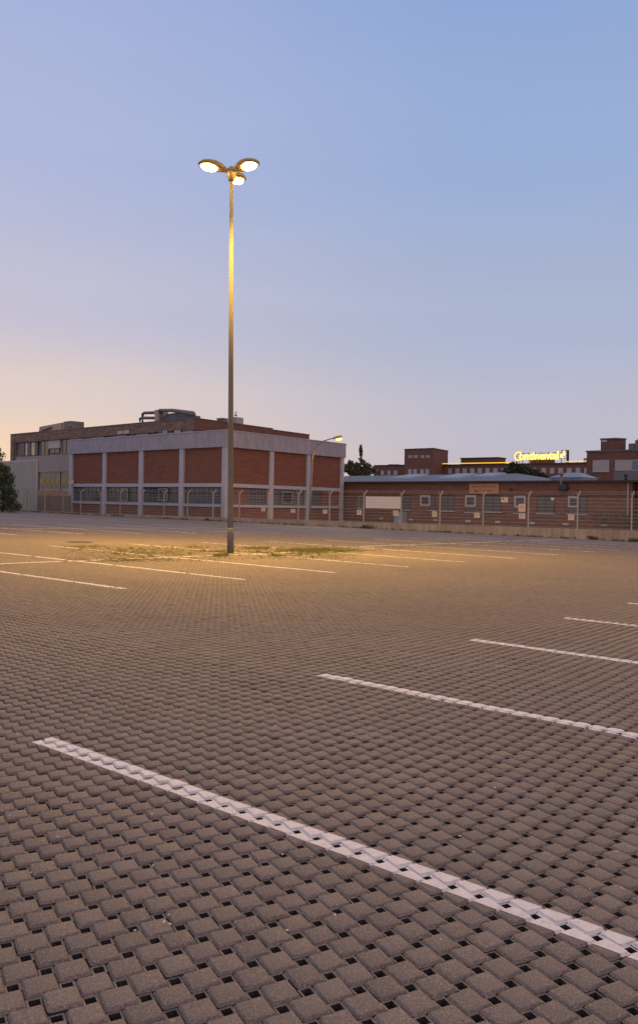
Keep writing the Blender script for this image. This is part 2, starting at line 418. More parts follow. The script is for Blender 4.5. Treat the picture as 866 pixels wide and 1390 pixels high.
# manhole cover
p = on_ground(109, 736.2); g = MB()
ring = lambda r, z: [(p.x + r * math.cos(a * math.pi / 14), p.y + r * math.sin(a * math.pi / 14), gz(p.x + r * math.cos(a * math.pi / 14), p.y + r * math.sin(a * math.pi / 14)) + z) for a in range(28)]
a, b, c_ = ring(.40, .004), ring(.385, .014), ring(.31, .014); d_ = ring(.30, .008)
for k in range(28):
    for q, r_ in ((a, b), (b, c_), (c_, d_)): g.poly([q[k], q[(k + 1) % 28], r_[(k + 1) % 28], r_[k]])
g.poly(d_)
mh = g.build('manhole_cover', 'cover'); tag(mh, 'round dark cast iron manhole cover left of the weedy strip', 'manhole cover')

# ------------------------------------------------------------------ weeds
def in_patch(px0, px1, py0, py1, n, gauss=True):
    out = []
    for _ in range(n):
        if gauss:
            px = random.gauss((px0 + px1) / 2, (px1 - px0) / 4); py = random.gauss((py0 + py1) / 2, (py1 - py0) / 4)
        else: px = random.uniform(px0, px1); py = random.uniform(py0, py1)
        out.append(on_ground(px, py))
    return out
def tufts(pts, h0, h1, blades, wid):
    g = MB()
    for p in pts:
        h = random.uniform(h0, h1)
        for _ in range(blades):
            a = random.uniform(0, 2 * math.pi); l = random.uniform(.3, 1) * h * 1.2; t = h * random.uniform(.3, 1)
            q = Vector((p.x + random.gauss(0, .04), p.y + random.gauss(0, .04), p.z))
            d = Vector((math.cos(a), math.sin(a), 0)); s = Vector((-d.y, d.x, 0)) * wid * random.uniform(.6, 1.3)
            m_ = q + d * l * .5 + Vector((0, 0, t)); e = q + d * l + Vector((0, 0, t * .55))
            g.poly([q - s * .4, q + s * .4, m_ + s, m_ - s]); g.poly([m_ - s, m_ + s, e])
    return g
pts = []
for (a, b, c, d, n) in ((289, 312, 752, 756, 60), (330, 373, 742.5, 746, 110), (380, 487, 744, 750.5, 520), (366, 384, 753, 756, 35), (230, 300, 741, 745, 30), (250, 330, 747, 750, 60), (120, 260, 742, 754, 90), (380, 440, 744, 752, 160), (330, 380, 748, 752, 40), (340, 480, 752, 758, 60)):
    pts += in_patch(a, b, c, d, n)
g = tufts(pts, .012, .045, 7, .012); tag(g.build('weeds', 'moss'), 'low green weeds growing in the paving around the lamp post', 'weeds', kind='stuff')
pts = []
for (a, b, c, d, n, k) in ((85, 312, 739.5, 763, 1000, False), (85, 150, 740, 744, 160, True), (110, 240, 757, 763, 260, True), (300, 480, 740, 760, 650, False), (120, 330, 741, 756, 700, True), (528, 562, 742.5, 745.5, 60, True), (380, 620, 738, 752, 250, False), (600, 720, 729, 740, 120, False)):
    pts += in_patch(a, b, c, d, n, k)
g = tufts(pts, .006, .018, 4, .014); tag(g.build('dry_moss', 'dry'), 'dry brownish moss and litter in the joints between the bays', 'moss', kind='stuff')

# ------------------------------------------------------------------ lamp mast
pb = on_ground(313, 750.5); Yp = pb.y
lean = Vector((-.0165, 0, 1))            # the mast itself is slightly out of plumb
top_z = at(315, 243, Yp).z
T = thing('lamp_post', pb, 'tall grey steel lamp mast with three amber lamps, standing in the weedy strip', 'lamp post')
hgt = top_z - pb.z
def mp(h): return pb + lean * h
g = MB(); g.tube([mp(.02), mp(.95), mp(hgt * .5), mp(hgt)], [.086, .082, .066, .050], 20); g.build('pole', 'pole', T, True)
g = MB(); g.tube([mp(-.05), mp(.66), mp(.68)], [.097, .095, .086], 20); g.build('base_sleeve', 'sleeve', T, True)
g = MB(); k0 = mp(.35)
g.hexa([k0 + Vector(v) for v in ((-.05, -.11, 0), (.05, -.11, 0), (.05, -.08, 0), (-.05, -.08, 0), (-.05, -.11, .22), (.05, -.11, .22), (.05, -.08, .22), (-.05, -.08, .22))]); g.build('service_hatch', 'sleeve', T)
hub = mp(hgt)
g = MB(); g.tube([hub + Vector((0, 0, -.05)), hub + Vector((0, 0, .12)), hub + Vector((0, 0, .26)), hub + Vector((0, 0, .34))], [.085, .12, .12, .05], 16); g.build('hub', 'lamp_body', T, True)
# lamp head in its own frame: x outwards
def head_mesh():
    g = MB(); n = 14
    secs = [(.05, .05, .05, .0), (.14, .085, .07, .01), (.28, .19, .115, .03), (.45, .235, .13, .045), (.62, .225, .115, .045), (.76, .16, .08, .035), (.83, .05, .03, .025)]
    rings = []
    for x, wy, hz, zc in secs:
        i = len(g.v)
        for j in range(n):
            a = 2 * math.pi * j / n; sz = math.sin(a); zz = hz * sz if sz > 0 else hz * .42 * sz
            g.v.append((x, wy * math.cos(a), zc + zz))
        rings.append(i)
    for k in range(len(rings) - 1):
        for j in range(n): g.f.append((rings[k] + j, rings[k + 1] + j, rings[k + 1] + (j + 1) % n, rings[k] + (j + 1) % n))
    g.f.append(tuple(rings[0] + j for j in range(n))); g.f.append(tuple(rings[-1] + j for j in reversed(range(n))))
    return g
def lens_mesh():
    g = MB(); n = 16; rings = []
    for r, z in ((1.0, -.012), (.93, -.05), (.7, -.085), (.35, -.102)):
        i = len(g.v)
        for j in range(n):
            a = 2 * math.pi * j / n; g.v.append((.56 + .215 * r * math.cos(a), .165 * r * math.sin(a), z + .03))
        rings.append(i)
    for k in range(len(rings) - 1):
        for j in range(n): g.f.append((rings[k] + j, rings[k] + (j + 1) % n, rings[k + 1] + (j + 1) % n, rings[k + 1] + j))
    g.f.append(tuple(rings[-1] + j for j in range(n)))
    return g
def raw(g, name, m, parent):
    me = bpy.data.meshes.new(name); me.from_pydata(g.v, [], g.f); me.update(); me.materials.append(M[m])
    for p_ in me.polygons: p_.use_smooth = True
    o = bpy.data.objects.new(name, me); COL.objects.link(o); o.parent = parent; return o
h0 = raw(head_mesh(), 'lamp_head', 'lamp_body', T); l0 = raw(lens_mesh(), 'lamp_glass', 'lens', h0)
l0.location = (0, 0, 0)
HL = hub - pb + Vector((0, 0, .17))
AMB = (1, .56, .08)
for k, (az, tilt) in enumerate(((203, 4), (325, 4), (82, 4))):
    hh = h0 if k == 0 else h0.copy()
    if k:
        COL.objects.link(hh); ll = l0.copy(); COL.objects.link(ll); ll.parent = hh
    hh.location = HL; hh.scale = (1.12, 1.12, 1.12); hh.rotation_euler = (0, -math.radians(tilt), math.radians(az))
    li = bpy.data.lights.new('lamp_light', 'SPOT'); li.energy = 9000; li.color = AMB; li.spot_size = math.radians(136); li.spot_blend = .9; li.shadow_soft_size = .12
    lo = bpy.data.objects.new('lamp_light', li); COL.objects.link(lo)
    a = math.radians(az); lo.location = pb + HL + Vector((math.cos(a) * .5, math.sin(a) * .5, -.14))
    lo.rotation_euler = (0, -math.radians(47), a)

# ------------------------------------------------------------------ fence and its plinth
F0, F1 = on_ground(97, 697.5), on_ground(866, 735.5)
FP = Plane(F0.x, F0.y, F1.x, F1.y)
def fg(s): q = FP.w(s, 0, 0); return gz(q.x, q.y)
def wt(s): return max(.10 + .0026 * s, fg(s) + .14)
g = MB(); s = -16.0
while s < 62:
    e = s + 3.0
    g.hexa([FP.w(s, .1, fg(s) - .3), FP.w(e, .1, fg(e) - .3), FP.w(e, -.12, fg(e) - .3), FP.w(s, -.12, fg(s) - .3),
            FP.w(s, .1, wt(s)), FP.w(e, .1, wt(e)), FP.w(e, -.12, wt(e)), FP.w(s, -.12, wt(s))])
    s = e + .012
tag(g.build('retaining_wall', 'concrete'), 'low stained concrete retaining wall carrying the wire mesh fence', 'wall')
fb = FP.w(0, 0, wt(0))
FT = thing('mesh_fence', fb, 'long grey wire mesh fence with forked post tops on the low concrete wall', 'fence')
posts = [-14.3, -11.7, -9.1, -6.5, -3.8, -1.16, 1.31, 3.96, 6.47, 9.10, 11.67, 14.28, 16.96, 19.58, 22.31, 25.02, 27.68, 30.41, 33.21, 35.95, 38.80, 41.58, 44.40, 47.27, 50.1, 52.9, 55.7, 58.5]
for i, s in enumerate(posts):
    z = wt(s); g = MB()
    lx = -.012 * 0
    g.box(FP, s - .035, s + .035, -.035, .035, z - .02, z + 1.78)
    # arms lean out of the fence plane; the rear one is thinner
    for n_, l_ in ((.20, .20), (-.34, .32)):
        if n_ > 0 and s > 32: n_ = .12
        a = FP.w(s, 0, z + 1.74); b = FP.w(s, n_, z + 1.74 + l_); b += FP.d * 0
        g.tube([a, b], .034, 6)
    g.build('post', 'galv', FT)
for i in range(len(posts) - 1):
    s0, s1 = posts[i] + .035, posts[i + 1] - .035; g = MB()
    z0, z1 = wt(s0) + .05, wt(s1) + .05; k = 0
    while k * .2 <= 1.62:
        for dz in (0,):
            r = .008
            g.hexa([FP.w(s0, r, z0 + k * .2 - r), FP.w(s1, r, z1 + k * .2 - r), FP.w(s1, -r, z1 + k * .2 - r), FP.w(s0, -r, z0 + k * .2 - r),
                    FP.w(s0, r, z0 + k * .2 + r), FP.w(s1, r, z1 + k * .2 + r), FP.w(s1, -r, z1 + k * .2 + r), FP.w(s0, -r, z0 + k * .2 + r)])
        k += 1
    n = int((s1 - s0) / .05)
    for j in range(1, n):
        s = s0 + j * (s1 - s0) / n; z = z0 + (z1 - z0) * j / n
        g.poly([FP.w(s - .0025, -.009, z), FP.w(s + .0025, -.009, z), FP.w(s + .0025, -.009, z + 1.68), FP.w(s - .0025, -.009, z + 1.68)])
    g.build('mesh_panel', 'wire', FT)
for n_, zz in ((-.18, 1.90), (-.26, 1.98), (-.34, 2.05)):
    g = MB(); g.tube([FP.w(s, n_, wt(s) + zz) for s in posts], .006, 4); g.build('top_wire', 'wire', FT)
# notices wired to the mesh: (px0,px1,py0,py1,label)
plates = [(355, 360.5, 688.6, 694.2, 'small pale notice plate on the fence, leftmost, below the warm lit column'),
          (395, 401, 691, 696, 'pale notice plate on the fence between the two middle columns right of the mast'),
          (438.6, 444.3, 691.6, 697.2, 'small pale notice plate on the fence left of the pale hall\'s right end'),
          (484.6, 491, 692, 699, 'small pale notice plate on the fence left of the blank white board'),
          (533.8, 540.5, 693, 700, 'small pale notice plate on the fence beneath the right end of the blank white board'),
          (586.5, 593, 694, 701.6, 'small tan notice plate on the fence right of the blue grey cabinet'),
          (643.6, 651, 695.8, 703, 'small tan notice plate on the fence below the tan sign board'),
          (704, 712.6, 696.8, 704, 'small tan notice plate on the fence directly below a larger tan plate'),
          (771, 779, 698.6, 706, 'rightmost small tan notice plate on the fence, left of a fence post'),
          (703.6, 712.8, 683.8, 694.6, 'larger tan notice plate on the fence, above a smaller square one'),
          (680, 689.2, 674.8, 682, 'tan plate with a dark mark, high on the fence right of the tan sign board'),
          (747.6, 751.8, 675.4, 679, 'tiny white plate high on the fence over the grey shutter')]
for (a, b, c, d, lab) in plates:
    s0, z1 = FP.hit(a, c); s1, z0 = FP.hit(b, d)
    t = thing('notice_plate', FP.w((s0 + s1) / 2, .02, z0), lab, 'sign', 'notice plates on the fence')
    g = MB(); g.box(FP, s0, s1, .012, .024, z0, z1); g.build('plate', 'plate', t)
    if b - a > 5:
        g = MB(); hgt_ = z1 - z0
        if 'dark mark' in lab: g.box(FP, s0 + .06, s0 + .2, .026, .029, z0 + hgt_ * .55, z0 + hgt_ * .8)
        else:
            g.box(FP, s0 + (s1 - s0) * .2, s1 - (s1 - s0) * .2, .026, .029, z0 + hgt_ * .68, z0 + hgt_ * .74)
            g.box(FP, s0 + (s1 - s0) * .2, s1 - (s1 - s0) * .35, .026, .029, z0 + hgt_ * .45, z0 + hgt_ * .50)
        g.build('print', 'brown_ink', t)
s0, z1 = FP.hit(496.6, 673.8); s1, z0 = FP.hit(543.6, 690.8)
t = thing('blank_board', FP.w(s0, .02, z0), 'large blank white banner board on the fence in front of the low brick building', 'board')
g = MB()
for k in range(4): g.box(FP, s0, s1, .014, .026, z0 + (z1 - z0) * k / 4 + .008, z0 + (z1 - z0) * (k + 1) / 4)
g.build('board', 'board', t)
for k in (s0 + .05, s1 - .1): g = MB(); g.box(FP, k, k + .05, -.03, .012, z0, z1); g.build('batten', 'galv', t)

# ------------------------------------------------------------------ facade helpers
def rect(Pl, px0, px1, py0, py1):
    s0, z1 = Pl.hit(px0, py0); s1, z0 = Pl.hit(px1, py1); return s0, s1, z0, z1
def window(Pl, s0, s1, z0, z1, root, glass='glass', frame='frame', cols=1, rows=1, fw=.06, n=.0, name='window', sill=None, blind=None):
    g = MB(); d0, d1 = n + .01, n + .07
    g.box(Pl, s0, s1, d0, d1, z1 - fw, z1); g.box(Pl, s0, s1, d0, d1, z0, z0 + fw)
    g.box(Pl, s0, s0 + fw, d0, d1, z0 + fw, z1 - fw); g.box(Pl, s1 - fw, s1, d0, d1, z0 + fw, z1 - fw)
    for k in range(1, cols):
        s = s0 + (s1 - s0) * k / cols; g.box(Pl, s - fw * .4, s + fw * .4, d0 + .004, d1 - .004, z0 + fw, z1 - fw)
    for k in range(1, rows):
        z = z0 + (z1 - z0) * k / rows; g.box(Pl, s0 + fw, s1 - fw, d0 + .008, d1 - .008, z - fw * .3, z + fw * .3)
    w_ = g.build(name, frame, root)
    g = MB(); g.box(Pl, s0 + fw * .5, s1 - fw * .5, n + .004, n + .03, z0 + fw * .5, z1 - fw * .5); g.build('pane', glass, w_)
    if sill: g = MB(); g.box(Pl, s0 - .05, s1 + .05, n + .01, n + .12, z0 - .08, z0 - .004); g.build('sill', sill, w_)
    return w_
def foot(pts): return [(q[0], q[1]) for q in pts]

# ------------------------------------------------------------------ pale framed building
Cc = at(307, 583, 62); Lc = at(95, 598, 76.5); Rc = at(467.5, 602, 74.1)
ZT = (Cc.z + Lc.z + Rc.z) / 3
LP = Plane(Lc.x, Lc.y, Cc.x, Cc.y); RP = Plane(Cc.x, Cc.y, Rc.x, Rc.y)
Bk = Lc + Rc - Cc
B = thing('pale_frame_building', (Cc.x, Cc.y, gz(Cc.x, Cc.y)), 'two storey hall with lavender grey frame, red brick panels and flat parapet', 'building')
def zc(py, Pl=LP, px=305): return LP.hit(305, py)[1]
z_b0, z_r1, z_r0, z_s1, z_s0 = zc(606.5), zc(656), zc(661), zc(684), zc(688.5)
zb = -.6
inn = MB()
def inset(p, k): c = (Cc + Bk) / 2; return c + (p - c) * k
ftp = [LP.w(.02, -.3, 0), LP.w(LP.L - .3, -.3, 0), RP.w(RP.L - .02, -.3, 0), Bk]
inn.prism([(q.x, q.y) for q in ftp], zb, z_b0 + .1); inn.build('wall', 'brick', B)
g = MB(); o4 = [LP.w(-.1, .12, 0), Vector((Cc.x, Cc.y, 0)) + (LP.n + RP.n) * .12, RP.w(RP.L + .1, .12, 0), Bk + Vector((0, .3, 0))]
g.prism([(q.x, q.y) for q in o4], z_b0, ZT - .07); g.build('parapet', 'render', B)
g = MB(); o4 = [LP.w(-.14, .16, 0), Vector((Cc.x, Cc.y, 0)) + (LP.n + RP.n) * .16, RP.w(RP.L + .14, .16, 0), Bk + Vector((0, .34, 0))]
g.prism([(q.x, q.y) for q in o4], ZT - .068, ZT); g.build('coping', 'column', B)
colsL = [(94.6, 99), (140, 144.2), (189.2, 194.4), (244, 249.6)]
colsR = [(366.2, 371.3), (416.6, 421), (462.4, 466.4)]
cl = [(LP.hit(a, 640)[0], LP.hit(b, 640)[0]) for a, b in colsL]; cr = [(RP.hit(a, 640)[0], RP.hit(b, 640)[0]) for a, b in colsR]
for a, b in cl: g = MB(); g.box(LP, a, b, -.29, .05, zb, z_b0 - .003); g.build('column', 'column', B)
for a, b in cr: g = MB(); g.box(RP, a, b, -.29, .05, zb, z_b0 - .003); g.build('column', 'column', B)
g = MB(); q0 = LP.w(LP.L - .35, .05, 0); q1 = Vector((Cc.x, Cc.y, 0)) + (LP.n + RP.n) * .05; q2 = RP.w(.35, .05, 0); q3 = Vector((Cc.x, Cc.y, 0)) - (LP.n + RP.n) * .35
g.prism([(q.x, q.y) for q in (q0, q1, q2, q3)], zb, z_b0 - .003); g.build('column', 'column', B)
def bays(Pl, spans):
    for k, (a, b) in enumerate(spans):
        g = MB(); g.box(Pl, a, b, -.29, .02, z_r0, z_r1); g.build('rail', 'column', B)
        g = MB(); g.box(Pl, a, b, -.29, .06, z_s0, z_s1 - .05); g.build('sill', 'column', B)
        g = MB(); g.box(Pl, a, b, -.29, -.12, z_r1, z_b0 - .003); g.build('brick_panel', 'brick', B)
        g = MB(); g.box(Pl, a, b, -.29, -.12, zb, z_s0); g.build('brick_panel', 'brick', B)
lsp = [(cl[0][1], cl[1][0]), (cl[1][1], cl[2][0]), (cl[2][1], cl[3][0]), (cl[3][1], LP.L - .35)]
rsp = [(.35, cr[0][0]), (cr[0][1], cr[1][0]), (cr[1][1], cr[2][0])]
bays(LP, lsp); bays(RP, rsp)
for k, (a, b) in enumerate(lsp):
    window(LP, a, b, z_s1 - .05, z_r0, B, 'glass', 'shutter', 8, 3, .05, -.22)
for (a, b) in ((163.6, 173), (215, 226.6)):
    s0, s1, z0, z1 = rect(LP, a, b, 663, 680); w_ = window(LP, s0, s1, z0, z1, B, 'glass', 'panel', 1, 1, .07, -.1); w_['label'] = 'pale framed casement standing open in the dark window band'
for (a, b, f1) in ((339, 362.5, None), (371.5, 414.5, 1), (422, 438, None)):
    s0, s1, z0, z1 = rect(RP, a, b, 665, 686); window(RP, s0, s1, z_s1 - .04, z_r0 - .004, B, 'shutter', 'dframe', 5, 3, .05, -.22)
s0, s1, z0, z1 = rect(RP, 384, 397.5, 668, 688); window(RP, s0, s1, z_s1 + .1, z_r0 - .2, B, 'glass', 'panel', 1, 1, .08, -.1)
def brick_infill(Pl, a, b):
    s0, s1 = Pl.hit(a, 670)[0], Pl.hit(b, 670)[0]; g = MB(); g.box(Pl, s0, s1, -.29, -.13, z_s1 - .04, z_r0 - .003); g.build('brick_panel', 'brick', B)
brick_infill(RP, 312, 339); brick_infill(RP, 438.5, 462)
# rooftop box and a small wall lamp
s0, z0 = LP.hit(190, 590); s1, z1 = LP.hit(207, 584)
g = MB(); Q = Plane(*(LP.w(0, -3, 0).xy), *(LP.w(LP.L, -3, 0).xy)); s0 = Q.hit(190, 588)[0]; s1 = Q.hit(211, 588)[0]
g.box(Q, s0, s1, -1.5, 0, ZT - .05, ZT + .38); g.build('roof_box', 'tin', B)
g = MB(); s0, z0 = LP.hit(99, 655); g.box(LP, s0, s0 + .28, .03, .25, z0 - .15, z0 + .2); g.build('wall_box', 'board', B)

# ------------------------------------------------------------------ tall brown brick building behind
c2 = at(265, 567, 89.5); l2 = at(16, 590, 89.5 * 113 / 85 * .99); r2 = at(419, 588, 89.5 * 113 / 94.7); m2 = None
TL = Plane(l2.x, l2.y, c2.x, c2.y); TR = Plane(c2.x, c2.y, r2.x, r2.y)
ZB = c2.z
B2 = thing('brown_brick_building', (c2.x, c2.y, gz(c2.x, c2.y)), 'three storey mottled brown brick building with grey window bands behind the pale hall', 'building')
bk = l2 + r2 - c2
zpar0 = TL.hit(30, 600.5)[1]
g = MB(); g.prism([(q.x, q.y) for q in (TL.w(.02, -.3, 0), TL.w(TL.L - .3, -.3, 0), TR.w(TR.L, -.3, 0), bk)], -.6, ZB - .3); g.build('wall', 'panel', B2)
stp = TR.hit(369, 600)[0]
g = MB(); g.box(TL, 0, TL.L, -.35, .12, zpar0, ZB - .08); g.build('parapet', 'brick_var', B2)
g = MB(); g.box(TR, .0, stp, -.4, .12, zpar0, ZB - .08); g.box(TR, stp, TR.L, -.4, .12, zpar0, ZB - .22); g.build('parapet', 'brick_long', B2)
g = MB(); g.box(TL, -.05, TL.L + .05, -.4, .18, ZB - .078, ZB); g.box(TR, .02, stp, -.45, .18, ZB - .078, ZB); g.box(TR, stp, TR.L + .05, -.45, .18, ZB - .218, ZB - .14); g.build('coping', 'trim', B2)
e0 = TL.hit(22, 620)[0]
g = MB(); g.box(TL, 0, e0, -.3, .1, -.5, zpar0 - .003); g.build('brick_pier', 'brick_var', B2)
g = MB(); g.box(TL, e0 - .35, e0 - .22, .1, .2, -.3, zpar0 + .6); g.build('downpipe', 'dframe', B2)
# upper windows
def wl(px0, px1, py0, py1): 
    s0, s1, z0, z1 = rect(TL, px0, px1, py0, py1); return s0, s1, z0, z1
_, _, zu0, zu1 = wl(30, 52, 600.5, 618.5)
groups = [(26.5, 51.5), (54.5, 80.5), (83.5, 110), (113, 140), (143, 170), (173, 200), (203, 230), (233, 260)]
for k, (a, b) in enumerate(groups):
    s0 = TL.hit(a, 610)[0]; s1 = TL.hit(b, 610)[0]
    if k == 0:
        window(TL, s0, s1, zu0, zu1, B2, 'sunset_painted_glass', 'dframe', 1, 1, .12, -.2)
        for q in (.0, .44, .83): 
            g = MB(); g.box(TL, s0 + (s1 - s0) * q, s0 + (s1 - s0) * (q + (.27 if q < .1 else .16)), -.12, -.04, zu0 + .1, zu1 - .1); g.build('curtain', 'shutter', B2)
    else:
        h = s0 + (s1 - s0) * .42
        window(TL, s0, h, zu0, zu1, B2, 'glass', 'dframe', 2, 1, .08, -.2)
        g = MB(); g.box(TL, h, s1, -.29, -.1, zu0 + (zu1 - zu0) * .45, zu1); g.build('panel', 'frame', B2)
        window(TL, h + .3, s1 - .1, zu0 + .2, zu0 + (zu1 - zu0) * .45 - .02, B2, 'glass', 'dframe', 2, 1, .08, -.2)
# panel band, lower windows, ochre band
g = MB(); _, _, za, zb_ = wl(30, 90, 619, 634.5); g.box(TL, e0, TL.L - .3, -.3, .02, zu0 - 2.3, zu0 - .02); g.build('panel_band', 'panel', B2)
zl1 = zu0 - 2.3; zl0 = zl1 - 2.5
for k, (a, b) in enumerate([(30, 51.5)] + groups[1:]):
    s0 = TL.hit(a, 645)[0]; s1 = TL.hit(b, 645)[0]
    window(TL, s0, s1, zl0, zl1 - .02, B2, 'glass', 'frame', 4, 1, .09, -.2)
    g = MB(); hh_ = (s1 - s0) / 4
    for j in range(4): g.box(TL, s0 + hh_ * (j + .12), s0 + hh_ * (j + .88), -.19, -.12, zl0 + .95, zl0 + 1.55)
    g.build('blind', 'yellow_blind', B2)
g = MB(); g.box(TL, e0, TL.L - .3, -.3, .02, zl0 - 2.4, zl0 - .02); g.build('ochre_band', 'ochre', B2)
for k in range(12):
    s0 = e0 + 2 + k * 3.3; g = MB(); g.box(TL, s0 - .12, s0 + .12, -.02, .06, -.5, zl0 - 2.42); g.build('post', 'slat', B2)
# right facade: little bright clerestory under the parapet near the corner
for a, b in ((222, 229), (238, 247), (160, 178)):
    s0 = TL.hit(a, 587)[0]; s1 = TL.hit(b, 587)[0]; z0 = TL.hit(b, 589)[1]; window(TL, s0, s1, z0, z0 + .55, B2, 'lglass', 'dframe', 2, 1, .06, .11)
# rooftop plant: tan casing on the left
def rooftop(name, lab, cat, Yd, px):
    q = at(px, 590, Yd); return thing(name, (q.x, q.y, ZB), lab, cat)
QA = Plane(*(TL.w(0, -6, 0).xy), *(TL.w(TL.L, -6, 0).xy))
t = rooftop('rooftop_plant', 'tan ventilation casing with pipes on the left end of the brown brick roof', 'ventilation unit', QA.w(10, 0, 0).y, 75)
s0, s1, z0, z1 = rect(QA, 52, 84, 576.5, 588)
g = MB(); g.hexa([QA.w(s0, 0, ZB - .4), QA.w(s1, 0, ZB - .4), QA.w(s1, -2.4, ZB - .4), QA.w(s0, -2.4, ZB - .4), QA.w(s0 + .5, 0, z1 - .35), QA.w(s1, 0, z1 - .05), QA.w(s1, -2.4, z1 - .05), QA.w(s0 + .5, -2.4, z1 - .35)]); g.build('casing', 'tan_tin', t)
s2 = QA.hit(88, 580)[0]; s3 = QA.hit(98, 580)[0]; s4 = QA.hit(104, 580)[0]
g = MB(); g.box(QA, s1 + .05, s2, -2.2, -.1, ZB - .4, z1); g.build('casing', 'tan_tin', t)
g = MB(); g.box(QA, s2 + .05, s3, -2, .1, ZB - .4, z1 + .05); g.build('fan_box', 'duct', t)
g = MB(); g.tube([QA.w(s3, .2, z1 - .75), QA.w(s4 - .4, .2, z1 - .75), QA.w(s4 - .3, .2, ZB - .1)], .22, 8); g.build('pipe', 'duct', t, True)
g = MB(); zz = (z1 + ZB) / 2 + .1; g.tube([QA.w(s0 + .5, .2, ZB - .1), QA.w(s0 + .6, .2, zz - .3), QA.w(s0 + 2, .2, zz), QA.w(s0 + (s1 - s0) * .62, .2, zz + .3)], .13, 8); g.build('pipe', 'duct', t, True)
# ducts near the corner
QD = Plane(*(TL.w(0, -3, 0).xy), *(TL.w(TL.L, -3, 0).xy))
t = rooftop('duct_plant', 'large lagged air ducts and blue grey cooler on the corner of the brown brick roof', 'ventilation unit', QD.w(TL.L * .85, 0, 0).y, 230)
def qd(px, py, n=0): s, z = QD.hit(px, py); return QD.w(s, n, z)
for pts_ in ([qd(190.5, 577), qd(190.5, 569), qd(192.5, 567.3), qd(213, 567.5)], [qd(194, 575), qd(194, 562.5), qd(196, 560.6), qd(214, 560)]):
    g = MB(); g.tube(pts_, .19, 10); g.build('duct', 'duct', t, True)
s0, s1, z0, z1 = rect(QD, 213.5, 217.5, 557, 580); g = MB(); g.box(QD, s0, s1, -1.2, .35, ZB - .5, z1); g.build('stack', 'tan_tin', t)
g = MB(); g.tube([qd(218, 557.2, .1), qd(236, 557.3, .1), qd(252, 560, .1), qd(263, 562.3, .1), qd(265, 563, .1)], [.20, .22, .28, .36, .22], 12); g.build('duct', 'duct', t, True)
g = MB(); g.tube([qd(219, 557, -.2), qd(219, 577, -.2)], .22, 10); g.build('duct', 'duct', t, True)
s0, s1, z0, z1 = rect(QD, 222, 240, 561.5, 580); g = MB(); g.box(QD, s0, s1, -2, -.3, ZB - .5, z1); g.build('cooler_casing', 'blue_tin', t)
s0, s1, z0, z1 = rect(QD, 241, 254, 564, 580); g = MB(); g.box(QD, s0, s1, -2, -.3, ZB - .5, z1); g.build('cooler_casing', 'blue_tin', t)
# units on right part
QR = Plane(*(TR.w(0, -2.5, 0).xy), *(TR.w(TR.L, -2.5, 0).xy))
s0, s1, z0, z1 = rect(QR, 321, 330.5, 566, 576); t = thing('roof_unit', QR.w(s0, 0, ZB - .1), 'grey box unit with thin antenna on the brick roof right of the lamp mast', 'roof unit')
g = MB(); g.box(QR, s0, s1, -1, 0, ZB - .5, z1); g.build('casing', 'tin', t)
g = MB(); a = QR.w(s0 + .2, -.3, z1); top = QR.hit(323, 558)[1]; g.tube([a, a + Vector((0, 0, top - z1))], .035, 5); g.tube([QR.w(s0 - .1, -.3, top - .3), QR.w(s0 + .55, -.3, top - .05)], .03, 5); g.tube([QR.w(s0, -.3, top - .55), QR.w(s0 + .45, -.3, top - .45)], .08, 5); g.build('antenna', 'duct', t)
s0, s1, z0, z1 = rect(QR, 303, 309.5, 568, 578); t = thing('roof_unit', QR.w(s0, 0, ZB - .1), 'small dark box on the brick roof directly behind the lamp mast', 'roof unit')
g = MB(); g.box(QR, s0, s1, -1, 0, ZB - .5, z1); g.box(QR, s0 - .06, s1 + .06, -1.06, .06, z1, z1 + .06); g.build('casing', 'duct', t)

# ------------------------------------------------------------------ long low brick building, right
e1 = at(468.5, 654, 74.6); e2 = at(866, 651.6, 56.0)
LB = Plane(e1.x, e1.y, e2.x, e2.y); ZE = (e1.z + e2.z) / 2
send = LB.hit(857, 690)[0]
B3 = thing('low_brick_building', (e1.x, e1.y, gz(e1.x, e1.y)), 'long single storey red brick building with dark eave behind the fence', 'building')
g = MB(); g.box(LB, -.5, send, -14, 0, -1.0, ZE - .14); g.build('wall', 'brick_long', B3)
g = MB(); g.box(LB, send + .12, send + 16, -12, -.6, -1.0, ZE - .16); g.build('wall', 'brick_long', B3)
g = MB(); g.box(LB, -.5, send + 16, -14, .28, ZE - .138, ZE); g.build('eave', 'eave', B3)
g = MB(); g.tube([LB.w(send - .25, .1, -.5), LB.w(send - .25, .1, ZE - .15)], .06, 8); g.build('downpipe', 'galv', B3, True)
sA = -6; sB = LB.hit(706, 652)[0]
zr = LB.hit(600, 642.5)[1] + .75; sr0, sr1 = -6, LB.hit(674, 642)[0]
g = MB()
a0, a1, b0, b1 = LB.w(sA, -.4, ZE + .004), LB.w(sB, -.4, ZE + .004), LB.w(sB, -13.6, ZE + .004), LB.w(sA, -13.6, ZE + .004)
r0, r1 = LB.w(sr0, -7, ZE + .85), LB.w(sB - 4.2, -7, ZE + .88)
g.poly([a0, a1, r1, r0]); g.poly([a1, b0, r1]); g.poly([b0, b1, r0, r1]); g.poly([b1, a0, r0]); g.poly([a0, b1, b0, a1]); g.build('roof', 'roof', B3)
def on_roof(px, lift, n): 
    s = LB.hit(px, 650)[0]; return s
